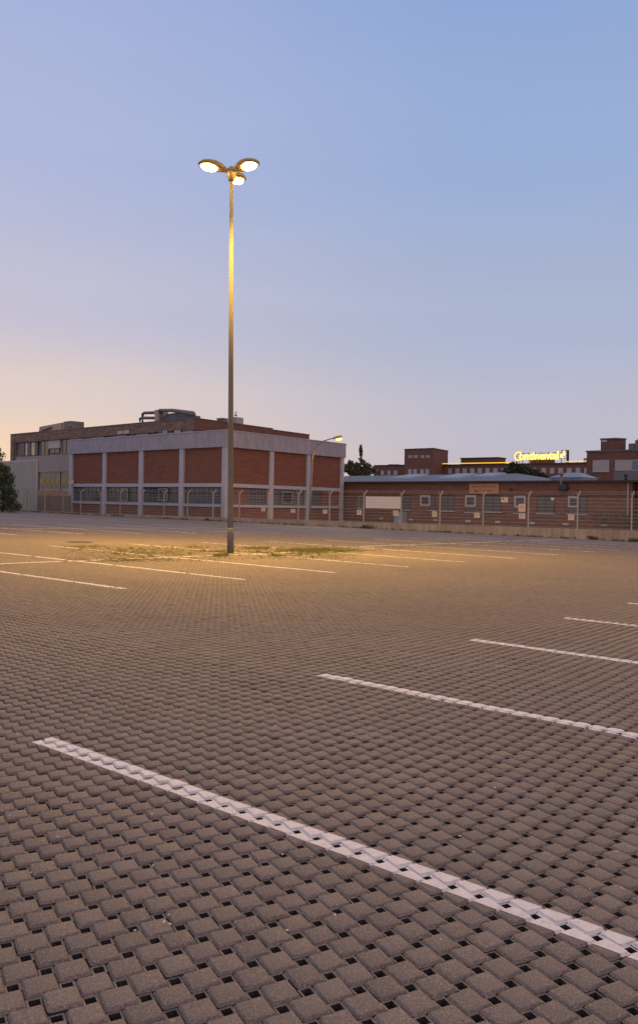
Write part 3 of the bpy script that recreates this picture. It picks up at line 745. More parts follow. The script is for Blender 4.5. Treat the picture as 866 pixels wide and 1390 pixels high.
for (a, b, n0, n1) in ((500, 532, -5.6, -2.6), (566, 600, -5.6, -2.4), (604, 636, -6.0, -3.6)):
    s0 = LB.hit(a, 648)[0] * 1.0; s1 = LB.hit(b, 648)[0]
    zf = lambda n: ZE + .85 * (-n - .4) / 6.6
    g = MB(); g.hexa([LB.w(s0, n1, zf(n1)), LB.w(s1, n1, zf(n1)), LB.w(s1, n0, zf(n0)), LB.w(s0, n0, zf(n0)), LB.w(s0 + .25, n1 - .2, zf(n1) + .16), LB.w(s1 - .25, n1 - .2, zf(n1) + .16), LB.w(s1 - .25, n0, zf(n0) + .22), LB.w(s0 + .25, n0, zf(n0) + .22)])
    g.build('skylight', 'skylight', B3)
# second small roof lantern
Q3 = Plane(*(LB.w(0, -6, 0).xy), *(LB.w(LB.L, -6, 0).xy))
s0 = Q3.hit(746, 652)[0]; s1 = Q3.hit(788, 652)[0]; zt_ = Q3.hit(770, 641)[1]
g = MB(); zq = Q3.hit(770, 648)[1]
g.box(Q3, s0, s1, -3, 0, ZE, zq)
g.hexa([Q3.w(s0 - .1, .1, zq), Q3.w(s1 + .1, .1, zq), Q3.w(s1 + .1, -3.1, zq), Q3.w(s0 - .1, -3.1, zq), Q3.w(s0 + (s1 - s0) * .33, -1, zt_), Q3.w(s0 + (s1 - s0) * .72, -1, zt_), Q3.w(s0 + (s1 - s0) * .72, -2, zt_), Q3.w(s0 + (s1 - s0) * .33, -2, zt_)])
g.build('roof_lantern', 'skylight', B3)
for (px, lo, hi, w_, mt) in ((763.3, 667, 644.5, .11, 'duct'), (850.5, 652, 646.5, .10, 'eave')):
    s_, z1 = LB.hit(px, hi); z0 = LB.hit(px, lo)[1]; g = MB(); g.tube([LB.w(s_, .2, z0), LB.w(s_, .2, z1)], w_, 8); g.tube([LB.w(s_, .2, z1), LB.w(s_, .2, z1 + .12)], w_ * 1.6, 8); g.build('flue', mt, B3, True)
s_, z_ = LB.hit(766, 662.5); g = MB(); g.tube([LB.w(s_, .02, z_), LB.w(s_, .35, z_), LB.w(s_, .4, z_)], [.33, .33, .2], 14); g.build('fan_cowl', 'eave', B3, True)
s_, z_ = LB.hit(693.5, 665); g = MB(); g.tube([LB.w(s_, .01, z_), LB.w(s_, .12, z_)], .1, 10); g.build('round_vent', 'eave', B3, True)
def lw(px0, px1, py0, py1, kind, **k):
    s0, s1, z0, z1 = rect(LB, px0, px1, py0, py1); return window(LB, s0, s1, z0, z1, B3, n=.0, **k)
for (a, b, c, d, glass, fr, co, ro) in ((487, 494, 673, 690, 'shutter', 'frame', 1, 3), (545, 557, 672, 692, 'shutter', 'dframe', 1, 5), (583.5, 591, 672.5, 692.5, 'shutter', 'dframe', 1, 4),
        (599, 617, 672, 693.5, 'shutter', 'dframe', 2, 6), (632, 652, 690, 695.5, 'shutter', 'dframe', 2, 1), (657.5, 680.5, 672, 695, 'shutter', 'dframe', 2, 6),
        (698, 713.5, 689.5, 696.5, 'shutter', 'dframe', 2, 1), (728.5, 752.5, 673, 697, 'shutter', 'dframe', 2, 6), (786, 796.5, 673, 698, 'shutter', 'dframe', 1, 6), (770.5, 786, 689.8, 697.5, 'shutter', 'dframe', 2, 1)):
    lw(a, b, c, d, 0, glass=glass, frame=fr, cols=co, rows=ro, fw=.05, sill='column')
for (a, b, c, d) in ((571, 584, 672.3, 687), (632, 646, 672.3, 688), (698.5, 713.2, 673, 689), (771.3, 785.5, 673.5, 689)):
    s0, s1, z0, z1 = rect(LB, a, b, c, d); w_ = window(LB, s0, s1, z0, z1, B3, 'glass', 'frame', 1, 1, .14, .02); w_['label'] = 'white framed tilted casement'
for (a, b, c, d) in ((515, 520, 702.5, 705), (555, 560, 704, 706.5), (588, 594, 705, 707), (632, 639, 706, 709), (672, 679, 707, 710), (718.5, 725.5, 708.5, 711.5), (763.5, 771.5, 710, 713), (816, 824, 711.5, 714.5)):
    s0, s1, z0, z1 = rect(LB, a, b, c, d); g = MB(); g.box(LB, s0, s1, .004, .05, z0, z1); g.build('air_brick', 'vent', B3)
s0, s1, z0, z1 = rect(LB, 637.3, 677, 656.6, 670.3)
t = thing('sign_board', LB.w(s0, .05, z0), 'tan sign board with faded brown lettering under the eave of the low brick building', 'sign')
g = MB(); g.box(LB, s0, s1, .02, .07, z0, z1); g.build('board', 'tan_board', t)
g = MB(); random.seed(3); x = s0 + .25
while x < s1 - .3:
    w_ = random.choice((.05, .07, .09)); hh = random.choice((.11, .11, .16)); zq = z0 + (z1 - z0) * .62
    if random.random() < .86:
        g.box(LB, x, x + w_ * .5, .072, .078, zq, zq + hh); 
        if random.random() < .7: g.box(LB, x + w_ * .5 + .003, x + w_, .072, .078, zq + random.choice((0, .05, .08)), zq + random.choice((.09, .11)))
    x += w_ + .035
x = s0 + .7
while x < s1 - .5:
    g.box(LB, x, x + .05, .072, .078, z0 + .2, z0 + .2 + random.choice((.08, .12))); x += random.choice((.09, .09, .18))
g.box(LB, s0 + .5, s0 + .8, .072, .078, z0 + .12, z0 + .28)
g.build('lettering', 'brown_ink', t)
s0, s1, z0, z1 = rect(LB, 541.5, 553, 694.5, 712)
t = thing('cabinet', LB.w(s0, .6, z0 - .1), 'blue grey steel cabinet standing at the foot of the low brick wall', 'cabinet')
mid = s0 + (s1 - s0) * .42
g = MB(); g.box(LB, s0, mid - .02, .15, .7, z0 - .5, z1 - .15); g.build('side_box', 'door', t)
g = MB(); g.box(LB, mid, s1, .1, .75, z0 - .5, z1); g.build('body', 'door', t)
g = MB(); g.box(LB, mid + .08, s1 - .08, .753, .77, z0 - .3, z1 - .1); g.build('door', 'column', t)
g = MB(); g.box(LB, mid + .14, mid + .18, .772, .80, z0 + .5, z0 + .65); g.build('handle', 'dframe', t)

# ------------------------------------------------------------------ far works and its sign
a_ = at(508, 632, 306); b_ = at(796, 625.6, 256)
FB = Plane(a_.x, a_.y, b_.x, b_.y); ZF = FB.hit(700, 630.4)[1]
B4 = thing('far_brick_works', (a_.x, a_.y, gz(a_.x, a_.y)), 'far long dark brick works with a row of pale windows and a square tower', 'building')
sT0 = FB.hit(549, 640)[0]; sT1 = FB.hit(600, 640)[0]; sE = FB.hit(800, 640)[0]
g = MB(); g.box(FB, 0, sT1, -14, 0, -4, FB.hit(520, 632)[1]); g.box(FB, sT1 + .02, sE + 30, -14, 0, -4, ZF); g.build('wall', 'brick_far', B4)
g = MB(); g.box(FB, -.2, sT0, -14, .4, FB.hit(520, 632)[1] + .01, FB.hit(520, 631.2)[1]); g.box(FB, sT1, sE + 30, -14, .4, ZF + .01, ZF + .3); g.build('coping', 'eave', B4)
t0, t1, t2 = at(549, 609.3, 288), at(588, 608, 280), at(608, 610.8, 292); ZTW = (t0.z + t1.z) / 2
tb = t0 + t2 - t1
g = MB(); g.prism([(q.x, q.y) for q in (t0, t1, t2, tb)], -4, ZTW - .3); g.build('tower', 'brick_far', B4)
g = MB(); k = 1.02; cc = (t0 + t2) / 2; g.prism([((q.x - cc.x) * k + cc.x, (q.y - cc.y) * k + cc.y) for q in (t0, t1, t2, tb)], ZTW - .29, ZTW); g.build('tower_coping', 'eave', B4)
TF = Plane(t0.x, t0.y, t1.x, t1.y)
for (a, b) in ((554, 556.2), (557, 559.2), (561.6, 563.9), (564.6, 566.8), (571, 573.1), (573.8, 575.8), (578.4, 580.3), (581, 583)):
    s0, s1, z0, z1 = rect(TF, a, b, 618, 621.6); g = MB(); g.box(TF, s0, s1, -.1, .05, z0, z1); g.build('window', 'lglass', B4)
for (a, b) in ((553.9, 558.6), (561, 565.6), (570.3, 575), (577.4, 582)):
    s0, s1, z0, z1 = rect(TF, a, b, 637, 643.5); window(TF, s0, s1, z0, z1, B4, 'lglass', 'frame', 2, 3, .14, 0)
for (a, b) in ((509, 513), (517, 521), (526, 529.8), (534.3, 539)):
    s0, s1, z0, z1 = rect(FB, a, b, 638.8, 644.5); window(FB, s0, s1, z0, z1, B4, 'lglass', 'frame', 2, 3, .14, 0)
x = 608.0; pitch = 9.9
while x < 796:
    s0, s1, z0, z1 = rect(FB, x, x + pitch * .52, 636.0 - (x - 600) * .005, 643.2 - (x - 600) * .003); window(FB, s0, s1, z0, z1, B4, 'lglass', 'frame', 2, 3, .14, 0); x += pitch; pitch += .12
s0, s1, z0, z1 = rect(FB, 616, 666.6, 623, 630); g = MB(); g.box(FB, s0, s1, -11, -5, ZF, z1 + .35); g.build('penthouse', 'brick_far', B4)
g = MB(); g.box(FB, s0 - .3, s1 + .3, -11.3, -4.7, z1 + .36, z1 + .65); g.build('coping', 'eave', B4)
for px in (525.5, 532): 
    s_ = FB.hit(px, 631)[0]; z_ = FB.hit(px, 632)[1]; g = MB(); g.box(FB, s_ - .9, s_ + .9, -4, -2, z_, z_ + .6); g.build('vent', 'eave', B4)
s0, s1, z0, z1 = rect(FB, 787, 796, 621, 626); g = MB(); g.box(FB, s0, s1, -6, -3, ZF, z1); g.build('roof_box', 'tin', B4)
# the light tubes along the parapet
for (a, b, py, lab) in ((597, 697, 629.0, 'long yellow light tube along the far roof edge left of the lit sign'), (767, 796, 626.3, 'short yellow light tube along the far roof edge right of the lit sign')):
    s0 = FB.hit(a, py)[0]; s1 = FB.hit(b, py)[0]; z_ = ZF + .62
    t = thing('light_tube', FB.w(s0, .4, z_), lab, 'light', 'yellow light tubes on the far roof')
    g = MB(); g.tube([FB.w(s0, .5, z_), FB.w(s1, .5, z_)], .15, 8); g.build('tube', 'neon_strip', t)
    g = MB(); k = s0
    while k < s1: g.box(FB, k, k + .2, .2, .45, ZF + .2, z_ - .15); k += 4
    g.build('bracket', 'dframe', t)
# the sign
ss0, ssz1 = FB.hit(699.5, 611); ss1, ssz0 = FB.hit(759.5, 625)
t = thing('roof_sign', FB.w(ss0, 1, ZF), 'lit yellow roof sign reading Continental with a rearing horse emblem', 'sign')
def text_obj(body, name, s0, z0, width, height, m, parent, n, thick=.18, bold=.0):
    cu = bpy.data.curves.new(name, 'FONT'); cu.body = body; cu.size = 1; cu.extrude = .05; cu.offset = bold
    o = bpy.data.objects.new(name, cu); COL.objects.link(o); bpy.context.view_layer.update()
    dg = bpy.context.evaluated_depsgraph_get(); me = bpy.data.meshes.new_from_object(o.evaluated_get(dg)); bpy.data.objects.remove(o)
    co = np.zeros(len(me.vertices) * 3); me.vertices.foreach_get('co', co); co = co.reshape(-1, 3)
    mn, mx = co.min(0), co.max(0); sc = (width / (mx[0] - mn[0]), height / (mx[1] - mn[1]))
    pw = parent_world(parent)
    for i, v in enumerate(me.vertices):
        q = FB.w(s0 + (co[i, 0] - mn[0]) * sc[0], n + (co[i, 2]) / .05 * thick, z0 + (co[i, 1] - mn[1]) * sc[1]) - pw; v.co = q
    me.materials.clear(); me.materials.append(M[m]); ob = bpy.data.objects.new(name, me); COL.objects.link(ob); ob.parent = parent; return ob
cz0, cz1 = FB.hit(703, 626)[1], FB.hit(703, 613.6)[1]
cw = FB.hit(709.0, 620)[0] - ss0
# large C as a thick stroke with slab ends, the small o sits in it
g = MB(); cx, cy = ss0 + cw * .56, (cz0 + cz1) / 2; ro = (cz1 - cz0) / 2; pr = []
for k in range(0, 21):
    a = math.radians(52 + (308 - 52) * k / 20); th = .13 + .17 * math.sin((k / 20) * math.pi)
    pr.append((a, th))
for (a, t_), (b, u_) in zip(pr[:-1], pr[1:]):
    def pt(an, r, n): return FB.w(cx + r * math.cos(an) * .86 * 1.0, n, cy + r * math.sin(an))
    p_ = [pt(a, ro, 1.2), pt(b, ro, 1.2), pt(b, ro * (1 - u_), 1.2), pt(a, ro * (1 - t_), 1.2)]; q_ = [pt(a, ro, .9), pt(b, ro, .9), pt(b, ro * (1 - u_), .9), pt(a, ro * (1 - t_), .9)]
    g.hexa([q_[0], q_[1], q_[2], q_[3], p_[0], p_[1], p_[2], p_[3]])
g.box(FB, cx + ro * .40, cx + ro * .62, .9, 1.2, cy + ro * .45, cy + ro * .98)
g.build('lettering', 'neon_letter', t)
sl0 = FB.hit(706.2, 620)[0]; sl1 = FB.hit(759.4, 620)[0]; lz0 = FB.hit(730, 624.4)[1]; lz1 = FB.hit(730, 613.4)[1]
lt = text_obj('ontinental', 'lettering', sl0, lz0, sl1 - sl0, lz1 - lz0, 'neon_letter', t, 1.1, .15, .020)
# rearing horse silhouette
hs0, hs1 = FB.hit(762, 620)[0], FB.hit(768.6, 620)[0]; hz0, hz1 = FB.hit(765, 622.5)[1], FB.hit(765, 611.6)[1]
horse = [(.05, .45), (.18, .58), (.34, .55), (.52, .60), (.60, .78), (.66, .96), (.74, 1.0), (.78, .93), (.98, .84), (.95, .76), (.80, .78), (.76, .66), (.86, .60), (1.0, .66), (1.0, .58), (.86, .50), (.72, .52), (.84, .40), (.98, .42), (.95, .34), (.78, .32), (.64, .42), (.50, .40), (.42, .30), (.50, .16), (.60, .04), (.48, .02), (.38, .14), (.30, .28), (.20, .22), (.24, .06), (.14, .02), (.10, .20), (.16, .40), (.08, .36), (.0, .22), (-.04, .34)]
g = MB(); i = len(g.v); n = len(horse)
for dn in (1.25, 1.0):
    for x, z in horse: g.v.append(tuple(FB.w(hs0 + (hs1 - hs0) * x, dn, hz0 + (hz1 - hz0) * z)))
g.f.append(tuple(range(n))); g.f.append(tuple(reversed(range(n, 2 * n))))
for j in range(n): g.f.append((j, (j + 1) % n, n + (j + 1) % n, n + j))
g.build('horse_emblem', 'neon_letter', t)
g = MB(); s = ss0 + .5
while s < hs1 + .5:
    g.box(FB, s - .07, s + .07, .2, .5, ZF, lz1 - .2); s += 2.2
for z in (lz0 + .3, (lz0 + lz1) / 2, lz1 - .5): g.box(FB, ss0, hs1 + 1, .52, .62, z - .06, z + .06)
g.build('sign_frame', 'dframe', t)
g = MB(); g.box(FB, FB.hit(718, 620)[0], FB.hit(748, 620)[0], -3, -.5, ZF, lz0 + .5); g.build('plinth', 'brick_far', t)
g = MB(); g.box(FB, hs1 + .1, hs1 + .9, .2, .5, ZF, hz1 + .1); g.box(FB, hs0, hs1, .2, .5, hz1 - .2, hz1 + .1); g.build('emblem_frame', 'dframe', t)

# ------------------------------------------------------------------ nearer red brick block on the right
a_ = at(796, 611.8, 130); b_ = at(866, 609.8, 124.8)
NB = Plane(a_.x, a_.y, b_.x, b_.y); ZN = (a_.z + b_.z) / 2
B5 = thing('red_brick_block', (a_.x, a_.y, gz(a_.x, a_.y)), 'red brick office block with square roof tower at the right edge', 'building')
g = MB(); g.box(NB, 0, 26, -14, 0, -3, ZN - .25); g.build('wall', 'brick_long', B5)
g = MB(); g.box(NB, -.15, 26, -14.2, .15, ZN - .248, ZN); g.build('coping', 'trim', B5)
Q5 = Plane(*(NB.w(0, -3, 0).xy), *(NB.w(NB.L, -3, 0).xy))
s0, s1, z0, z1 = rect(Q5, 815, 836.5, 595.6, 611)
g = MB(); base = [Q5.w(s0, 0, 0), Q5.w(s1 - .3, .2, 0), Q5.w(s1, 0, 0), Q5.w(s1 + .9, -1.5, 0), Q5.w(s0, -4, 0)]
g.prism([(q.x, q.y) for q in base], ZN - .1, z1 - .15); g.build('roof_tower', 'brick_long', B5)
g = MB(); base = [Q5.w(s0 - .1, .15, 0), Q5.w(s1 - .2, .35, 0), Q5.w(s1 + .15, .1, 0), Q5.w(s1 + 1.05, -1.5, 0), Q5.w(s0 - .1, -4.1, 0)]
g.prism([(q.x, q.y) for q in base], z1 - .148, z1 + .05); g.build('tower_coping', 'trim', B5)
g = MB(); a, b, c, d = rect(Q5, 817, 823.8, 597.6, 600); g.box(Q5, a, b, .12, .2, c, d); g.build('vent', 'vent', B5)
for (a, b, c) in ((852.5, 860.5, 602), (861.5, 875, 597.5), (863, 872, 595)):
    s0, s1, z0, z1 = rect(Q5, a, b, c, 611); g = MB(); g.box(Q5, s0, s1, -2 - (c < 596) * -.5, 0 - (c < 596) * .5, ZN - .1, z1); g.build('roof_unit', 'duct', B5)
s0, s1, z0, z1 = rect(NB, 804.3, 826.2, 624.7, 640); window(NB, s0, s1, z0, z1, B5, 'lglass', 'frame', 2, 1, .12, 0, sill='frame')
xs = [834.5, 844.5, 856.5, 868, 880, 892]
for k in range(5):
    s0, s1, z0, z1 = rect(NB, xs[k], xs[k + 1] - .6, 624.3, 638.8); window(NB, s0, s1, z0, z1, B5, 'lglass' if k != 2 else 'skylight', 'frame', 1, 2 if k == 0 else 1, .12, 0)
g = MB(); s0, s1, z0, z1 = rect(NB, 832.5, 893, 639.6, 656); g.box(NB, s0, s1, .0, .08, z0, z1); g.build('grey_panel', 'sleeve', B5)
g = MB(); s0, s1, z0, z1 = rect(NB, 797, 801.5, 624, 650); g.box(NB, 0.05, s1, .0, .06, z0, ZN - .3); g.build('pier', 'brick_far', B5)

# ------------------------------------------------------------------ left: ribbed shed, slatted gate, street lamp
s0, s1, = 0, 0
SH = Plane(*at(16, 690, 80).xy, *at(51.2, 690, 76).xy)
a, zt_ = SH.hit(15, 625.6); b = SH.hit(51.3, 690)[0]
t = thing('ribbed_shed', SH.w(b, 0, 0), 'white ribbed metal shed behind the dark bush at the left edge', 'shed')
g = MB(); x = -6.0
while x < b:
    g.box(SH, x, min(x + .17, b), -.04, .0, -.5, zt_ - .1); 
    g.hexa([SH.w(x + .03, .12, -.5), SH.w(x + .12, .12, -.5), SH.w(x + .15, .001, -.5), SH.w(x, .001, -.5), SH.w(x + .03, .12, zt_ - .1), SH.w(x + .12, .12, zt_ - .1), SH.w(x + .15, .001, zt_ - .1), SH.w(x, .001, zt_ - .1)]); x += .30
fr = SH.w(b, -.05, 0); rr_ = Vector((fr.x, fr.y, 0)).normalized() * 5; fl = SH.w(-6, -.05, 0)
rr_.x -= .4
g.prism([(q_.x, q_.y) for q_ in (fl, fr, fr + rr_, fl + rr_)], -.5, zt_ - .12); g.build('ribbed_wall', 'shed', t)
g = MB(); g.box(SH, -6.05, b + .05, -.3, .08, zt_ - .098, zt_); g.build('roof_edge', 'frame', t)
g = MB(); g.box(SH, b - .12, b + .02, .001 + .05, .1, -.5, zt_ - .1); g.build('corner_post', 'frame', t)
GP = Plane(*at(52, 690, 75).xy, *at(95, 690, 73.2).xy)
t = thing('slatted_gate', GP.w(0, 0, 0), 'brown slatted gate between the white shed and the pale building', 'gate')
zt2 = GP.hit(70, 673)[1]; g = MB(); x = 0
while x < GP.L: g.box(GP, x, x + .10, 0, .025, -.2, zt2); x += .135
g.build('slats', 'slat', t)
for x in (0, GP.L * .34, GP.L * .67, GP.L): g = MB(); g.box(GP, x - .05, x + .05, -.1, -.003, -.3, zt2 + .05); g.build('post', 'dframe', t)
g = MB(); g.box(GP, 0, GP.L, -.06, -.004, zt2 - .2, zt2 - .12); g.box(GP, 0, GP.L, -.06, -.004, .3, .38); g.build('rail', 'dframe', t)

ps = at(420.5, 705, 58.5); ps.z = gz(ps.x, ps.y)
t = thing('street_lamp', ps, 'street lamp with curved arm glowing yellow in front of the pale building', 'street lamp')
def sl(px, py, dy=0): return at(px, py, 58.5 + dy)
base_ = sl(421.5, 662); base_ = Vector((ps.x, ps.y, base_.z))
pts_ = [Vector((ps.x, ps.y, ps.z)), sl(421.4, 670), sl(423.3, 630), sl(424.5, 619), sl(427.5, 609.5), sl(432, 603.3), sl(438.6, 599), sl(447, 596.2), sl(454.5, 594.6)]
g = MB(); g.tube(pts_, [.085, .08, .065, .058, .052, .048, .045, .04, .04], 10); g.build('pole', 'sleeve', t, True)
p0, p1 = sl(453, 594.8), sl(464.5, 592.6); ax = (p1 - p0).normalized()
g = MB(); g.tube([p0 - ax * .05, p0 + ax * .1, p0 + ax * .35, p1 - ax * .05, p1], [.06, .11, .13, .11, .04], 10); hd = g.build('lamp_head', 'lamp_body', t, True)
g = MB(); dn = Vector((0, 0, -.09)); g.tube([p0 + ax * .12 + dn, p0 + ax * .3 + dn * 1.5, p1 - ax * .12 + dn * 1.5, p1 - ax * .03 + dn], [.03, .10, .10, .03], 10); g.build('lamp_glass', 'lens2', hd, True)
li = bpy.data.lights.new('street_lamp_light', 'SPOT'); li.energy = 1100; li.color = (1, .60, .22); li.spot_size = math.radians(160); li.spot_blend = .8; li.shadow_soft_size = .1
lo = bpy.data.objects.new('street_lamp_light', li); COL.objects.link(lo); lo.location = (p0 + p1) / 2 + Vector((0, 0, -.3)); lo.rotation_euler = (math.radians(0), 0, 0)

# ------------------------------------------------------------------ trees and bushes
def crown(name, m, root, blobs, n, leaf, seed, squash=1.0):
    rs = np.random.RandomState(seed); g = MB(); o0 = root.location
    tot = sum(b[3] ** 2 for b in blobs)
    for (x, y, z, r) in blobs:
        k = int(n * r * r / tot)
        for _ in range(k):
            d = rs.normal(size=3); d /= np.linalg.norm(d); rad = r * (rs.uniform(.25, 1.0) ** .45) * (1 + .18 * rs.normal())
            c = Vector((x + d[0] * rad, y + d[1] * rad, z + d[2] * rad * squash))
            a = Vector(rs.normal(size=3)).normalized(); b = a.cross(Vector(rs.normal(size=3))).normalized(); s = leaf * rs.uniform(.6, 1.4)
            g.poly([c - a * s, c + b * s * .45, c + a * s, c - b * s * .45])
    return g.build(name, m, root)
def tree(loc, height, blobs, m, n, leaf, seed, lab, cat, nm, limbs=None, group=None):
    t = thing(nm, loc, lab, cat, group)
    g = MB(); L = Vector(loc); g.tube([L + Vector((0, 0, -.2)), L + Vector((.05, 0, height * .3)), L + Vector((.1, .05, height * .6))], [height * .03, height * .022, height * .012], 8)
    for (x, y, z, r) in blobs: g.tube([L + Vector((.05, 0, height * .3)), Vector((x, y, z - r * .2))], [height * .012, height * .004], 5)
    g.build('trunk', 'bark', t, True)
    crown('crown', m, t, blobs, n, leaf, seed)
    return t
random.seed(11)
def blob_px(px, py, Y, rpx): q = at(px, py, Y); return (q.x, q.y, q.z, rpx * Y / FPX)
Yt = 69
q = at(4, 690, Yt); loc = (q.x, q.y, gz(q.x, q.y))
bl = [blob_px(2, 645, Yt, 12), blob_px(12, 650, Yt + .5, 9), blob_px(8, 662, Yt - .3, 12), blob_px(16, 672, Yt, 9), blob_px(4, 682, Yt, 12), blob_px(16, 686, Yt - .3, 10), blob_px(-14, 655, Yt, 18), blob_px(-18, 680, Yt, 18), blob_px(0, 634, Yt, 7), blob_px(10, 637, Yt, 5), blob_px(26, 688, Yt, 5)]
tree(loc, 4, bl, 'leaf', 11000, .075, 1, 'dense dark green bush at the left edge in front of the white shed', 'bush', 'bush')
Yt = 92; q = at(0, 690, Yt); bl = [blob_px(-2, 612, Yt, 5), blob_px(4, 618, Yt, 4), blob_px(-10, 620, Yt, 12), blob_px(2, 626, Yt, 5)]
tree((q.x, q.y, gz(q.x, q.y)), 7, bl, 'leaf', 700, .12, 5, 'sparse tree top rising above the dark bush at the left edge', 'tree', 'tree')
Yt = 118; q = at(488, 690, Yt); bl = [blob_px(476, 629, Yt, 4.5), blob_px(484, 632, Yt, 5), blob_px(493, 628, Yt, 4), blob_px(499, 633, Yt, 4.5), blob_px(472, 636, Yt, 6), blob_px(506, 638, Yt, 4), blob_px(488, 640, Yt, 8), blob_px(497, 641, Yt, 7), blob_px(480, 642, Yt, 8), blob_px(489, 624, Yt, 2.5), blob_px(511, 644, Yt, 4)]
tree((q.x, q.y, -2), 9, bl, 'leaf2', 3000, .20, 2, 'olive green tree between the pale building and the far brick works', 'tree', 'tree')
Yt = 122; q = at(489.6, 690, Yt); bl = [blob_px(489.6, 605.5, Yt, 1.5), blob_px(489.6, 609, Yt, 2.3), blob_px(489.8, 613, Yt, 2.5), blob_px(490, 617, Yt, 2.1), blob_px(490, 621, Yt, 1.3)]
tree((q.x, q.y, -2), 11, bl, 'leaf3', 1500, .11, 3, 'thin brownish poplar tip standing above the olive green tree', 'tree', 'slender_tree')
Yt = 112; q = at(708, 690, Yt); bl = [blob_px(700, 638, Yt, 9), blob_px(712, 640, Yt, 9), blob_px(690, 642, Yt, 8), blob_px(724, 645, Yt, 8), blob_px(708, 647, Yt, 10), blob_px(735, 649, Yt, 7), blob_px(684, 646, Yt, 8), blob_px(696, 632, Yt, 5), blob_px(742, 651, Yt, 5)]
tree((q.x, q.y, -2), 8, bl, 'leaf', 5200, .19, 4, 'dark green tree behind the low roof, below the lit yellow sign', 'tree', 'tree')
# hedge at the foot of the wall on the far right
s0 = LB.hit(834, 715)[0]; q = LB.w(s0 + 1.5, 3.2, 0); t = thing('shrub', (q.x, q.y, gz(q.x, q.y)), 'low green shrub behind the fence at the right edge', 'shrub')
bl = [(*(LB.w(s0 + k * .75, 2.5, .55 + .12 * math.sin(k)).to_tuple()), .55 + .04 * k) for k in range(9)]
g = MB()
for b_ in bl: g.tube([Vector((q.x, q.y, -.6)), Vector(b_[:3])], [.03, .01], 5)
g.build('stem', 'bark', t); crown('foliage', 'leaf', t, bl, 5000, .05, 6)
# weeds along the foot of the plinth
pts = []
for k in range(900):
    s = random.uniform(-14, 58); dens = .35 + .65 * (math.sin(s * 1.7) * math.sin(s * .63 + 1) > .2)
    if random.random() > dens: continue
    q = FP.w(s, .14 + abs(random.gauss(0, .12)), 0); pts.append(Vector((q.x, q.y, gz(q.x, q.y))))
for (px, n) in ((498, 30), (507, 12), (806, 24), (864, 30), (285, 10)):
    s = FP.hit(px, 716)[0]
    for _ in range(n): q = FP.w(s + random.gauss(0, .18), .2 + abs(random.gauss(0, .08)), 0); pts.append(Vector((q.x, q.y, gz(q.x, q.y) + random.uniform(0, .12))))
g = tufts(pts, .04, .14, 6, .018); tag(g.build('wall_weeds', 'moss'), 'weeds growing along the foot of the concrete retaining wall', 'weeds', kind='stuff')

# leaf litter on the paving, countless small bits
g = MB(); random.seed(5)
for _ in range(420):
    Yq = random.uniform(2.5, 16); Xq = random.uniform(-.45, .45) * Yq; a = random.uniform(0, 6.28); s = random.uniform(.003, .008)
    c = Vector((Xq, Yq, gz(Xq, Yq) + .003)); d = Vector((math.cos(a), math.sin(a), random.uniform(-.2, .4))) * s; e = Vector((-math.sin(a), math.cos(a), random.uniform(-.2, .3))) * s * .6
    g.poly([c - d, c + e, c + d, c - e])
tag(g.build('litter', 'plate'), 'scattered crumbs and dry leaf bits on the paving', 'litter', kind='stuff')

# ------------------------------------------------------------------ sky
w = bpy.data.worlds.new('World'); S.world = w; w.use_nodes = True
N = w.node_tree.nodes; K = w.node_tree.links; bg = N['Background']
sky = N.new('ShaderNodeTexSky'); sky.sky_type = 'NISHITA'; sky.sun_disc = False
AZ = math.radians(-48)                       # sunset a little left of the frame
sky.sun_elevation = math.radians(1.0); sky.sun_rotation = AZ; sky.air_density = 1.2; sky.dust_density = 1.5; sky.ozone_density = 2
tc = N.new('ShaderNodeTexCoord'); nv = N.new('ShaderNodeVectorMath'); nv.operation = 'NORMALIZE'; K.new(tc.outputs['Generated'], nv.inputs[0])
sx = N.new('ShaderNodeSeparateXYZ'); K.new(nv.outputs[0], sx.inputs[0])
def ramp(stops, src):
    r = N.new('ShaderNodeValToRGB'); r.color_ramp.interpolation = 'B_SPLINE' if False else 'EASE'
    e = r.color_ramp.elements
    while len(e) > 1: e.remove(e[-1])
    e[0].position = stops[0][0]; e[0].color = (*stops[0][1], 1)
    for p_, c_ in stops[1:]: q = e.new(p_); q.color = (*c_, 1)
    K.new(src, r.inputs[0]); return r
def lin(r, g, b): return tuple(((x / 255 + .055) / 1.055) ** 2.4 if x > 10 else x / 255 / 12.92 for x in (r, g, b))
r_cool = ramp([(0, lin(198, 187, 192)), (.09, lin(191, 188, 203)), (.22, lin(172, 182, 209)), (.40, lin(153, 174, 214)), (.60, lin(140, 166, 216)), (.72, lin(190, 178, 200)), (.85, lin(208, 192, 200)), (1, lin(212, 194, 200))], sx.outputs['Z'])  # top stops, above the frame, are brightened and warmed to light the scene
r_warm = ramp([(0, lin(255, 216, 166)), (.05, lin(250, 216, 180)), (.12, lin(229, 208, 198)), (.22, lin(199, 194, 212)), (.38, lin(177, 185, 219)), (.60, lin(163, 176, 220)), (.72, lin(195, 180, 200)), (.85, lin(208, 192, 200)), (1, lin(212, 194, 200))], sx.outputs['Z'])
dt = N.new('ShaderNodeVectorMath'); dt.operation = 'DOT_PRODUCT'
hv = N.new('ShaderNodeVectorMath'); hv.operation = 'MULTIPLY'; hv.inputs[1].default_value = (1, 1, 0); K.new(nv.outputs[0], hv.inputs[0])
hn = N.new('ShaderNodeVectorMath'); hn.operation = 'NORMALIZE'; K.new(hv.outputs[0], hn.inputs[0])
K.new(hn.outputs[0], dt.inputs[0]); dt.inputs[1].default_value = (math.sin(AZ), math.cos(AZ), 0)
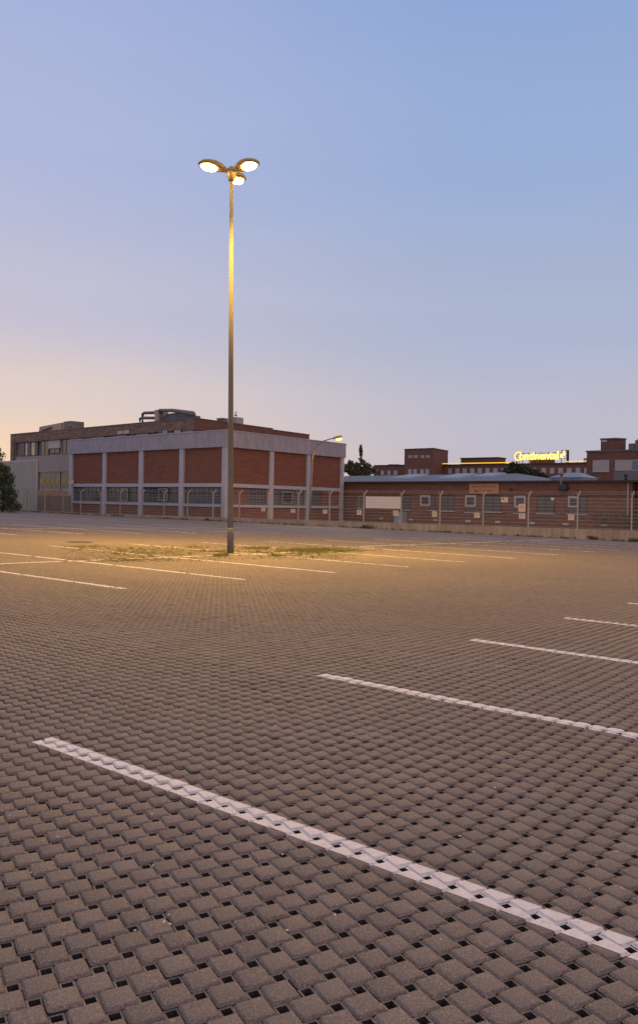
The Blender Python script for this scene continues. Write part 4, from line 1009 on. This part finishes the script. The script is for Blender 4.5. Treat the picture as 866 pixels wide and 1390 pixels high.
mr = N.new('ShaderNodeMapRange'); mr.interpolation_type = 'SMOOTHSTEP'; mr.inputs[1].default_value = .48; mr.inputs[2].default_value = 1.0; K.new(dt.outputs['Value'], mr.inputs[0])
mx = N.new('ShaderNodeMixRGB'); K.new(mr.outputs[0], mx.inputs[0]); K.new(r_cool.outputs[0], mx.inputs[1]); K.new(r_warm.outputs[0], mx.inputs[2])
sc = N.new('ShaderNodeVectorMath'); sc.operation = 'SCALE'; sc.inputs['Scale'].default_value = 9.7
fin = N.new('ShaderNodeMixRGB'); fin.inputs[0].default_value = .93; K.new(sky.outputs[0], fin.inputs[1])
# pink glow added to the unseen sky opposite the sunset, warming the scene light
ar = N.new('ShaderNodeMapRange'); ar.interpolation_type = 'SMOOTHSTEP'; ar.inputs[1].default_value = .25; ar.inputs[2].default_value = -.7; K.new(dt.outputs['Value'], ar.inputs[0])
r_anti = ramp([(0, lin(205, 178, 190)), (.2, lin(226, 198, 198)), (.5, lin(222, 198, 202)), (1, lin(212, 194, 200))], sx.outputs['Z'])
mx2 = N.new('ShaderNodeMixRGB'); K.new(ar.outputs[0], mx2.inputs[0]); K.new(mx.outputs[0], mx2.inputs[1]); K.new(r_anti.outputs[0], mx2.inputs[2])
wn = N.new('ShaderNodeTexNoise'); wn.inputs['Scale'].default_value = 2.2; wn.inputs['Detail'].default_value = 6; wn.inputs['Distortion'].default_value = .6
wm = N.new('ShaderNodeMapping'); wm.inputs['Scale'].default_value = (1, 1, 5); wm.inputs['Rotation'].default_value = (.12, .1, 0); K.new(nv.outputs[0], wm.inputs[0]); K.new(wm.outputs[0], wn.inputs[0])
wr = N.new('ShaderNodeMapRange'); wr.inputs[1].default_value = .3; wr.inputs[2].default_value = .75; wr.inputs[3].default_value = .985; wr.inputs[4].default_value = 1.03; K.new(wn.outputs['Fac'], wr.inputs[0])
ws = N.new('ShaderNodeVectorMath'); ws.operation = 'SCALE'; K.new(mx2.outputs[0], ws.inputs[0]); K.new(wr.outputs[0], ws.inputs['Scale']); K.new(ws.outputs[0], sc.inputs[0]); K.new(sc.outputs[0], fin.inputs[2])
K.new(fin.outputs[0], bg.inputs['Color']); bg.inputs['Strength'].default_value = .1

sun = bpy.data.lights.new('sun', 'SUN'); sun.energy = .12; sun.angle = math.radians(25); sun.color = (1, .66, .45)
so = bpy.data.objects.new('sun', sun); COL.objects.link(so)
sd = Vector((math.sin(AZ), math.cos(AZ), math.tan(math.radians(6)))).normalized()
so.rotation_euler = sd.to_track_quat('Z', 'Y').to_euler()

# ------------------------------------------------------------------ camera
cam = bpy.data.cameras.new('camera'); co = bpy.data.objects.new('camera', cam); COL.objects.link(co)
cam.sensor_fit = 'VERTICAL'; cam.sensor_height = 36; cam.lens = FPX / 1390 * 36; cam.shift_y = -12 / 1390; cam.clip_end = 5000; cam.clip_start = .05
co.matrix_world = Matrix(((CR, -SR, 0, 0), (0, 0, -1, 0), (SR, CR, 0, H), (0, 0, 0, 1)))
S.camera = co
S.render.engine = 'CYCLES'
S.view_settings.view_transform = 'Standard'; S.view_settings.look = 'None'; S.view_settings.exposure = .12; S.view_settings.gamma = 1
S.view_settings.use_curve_mapping = False
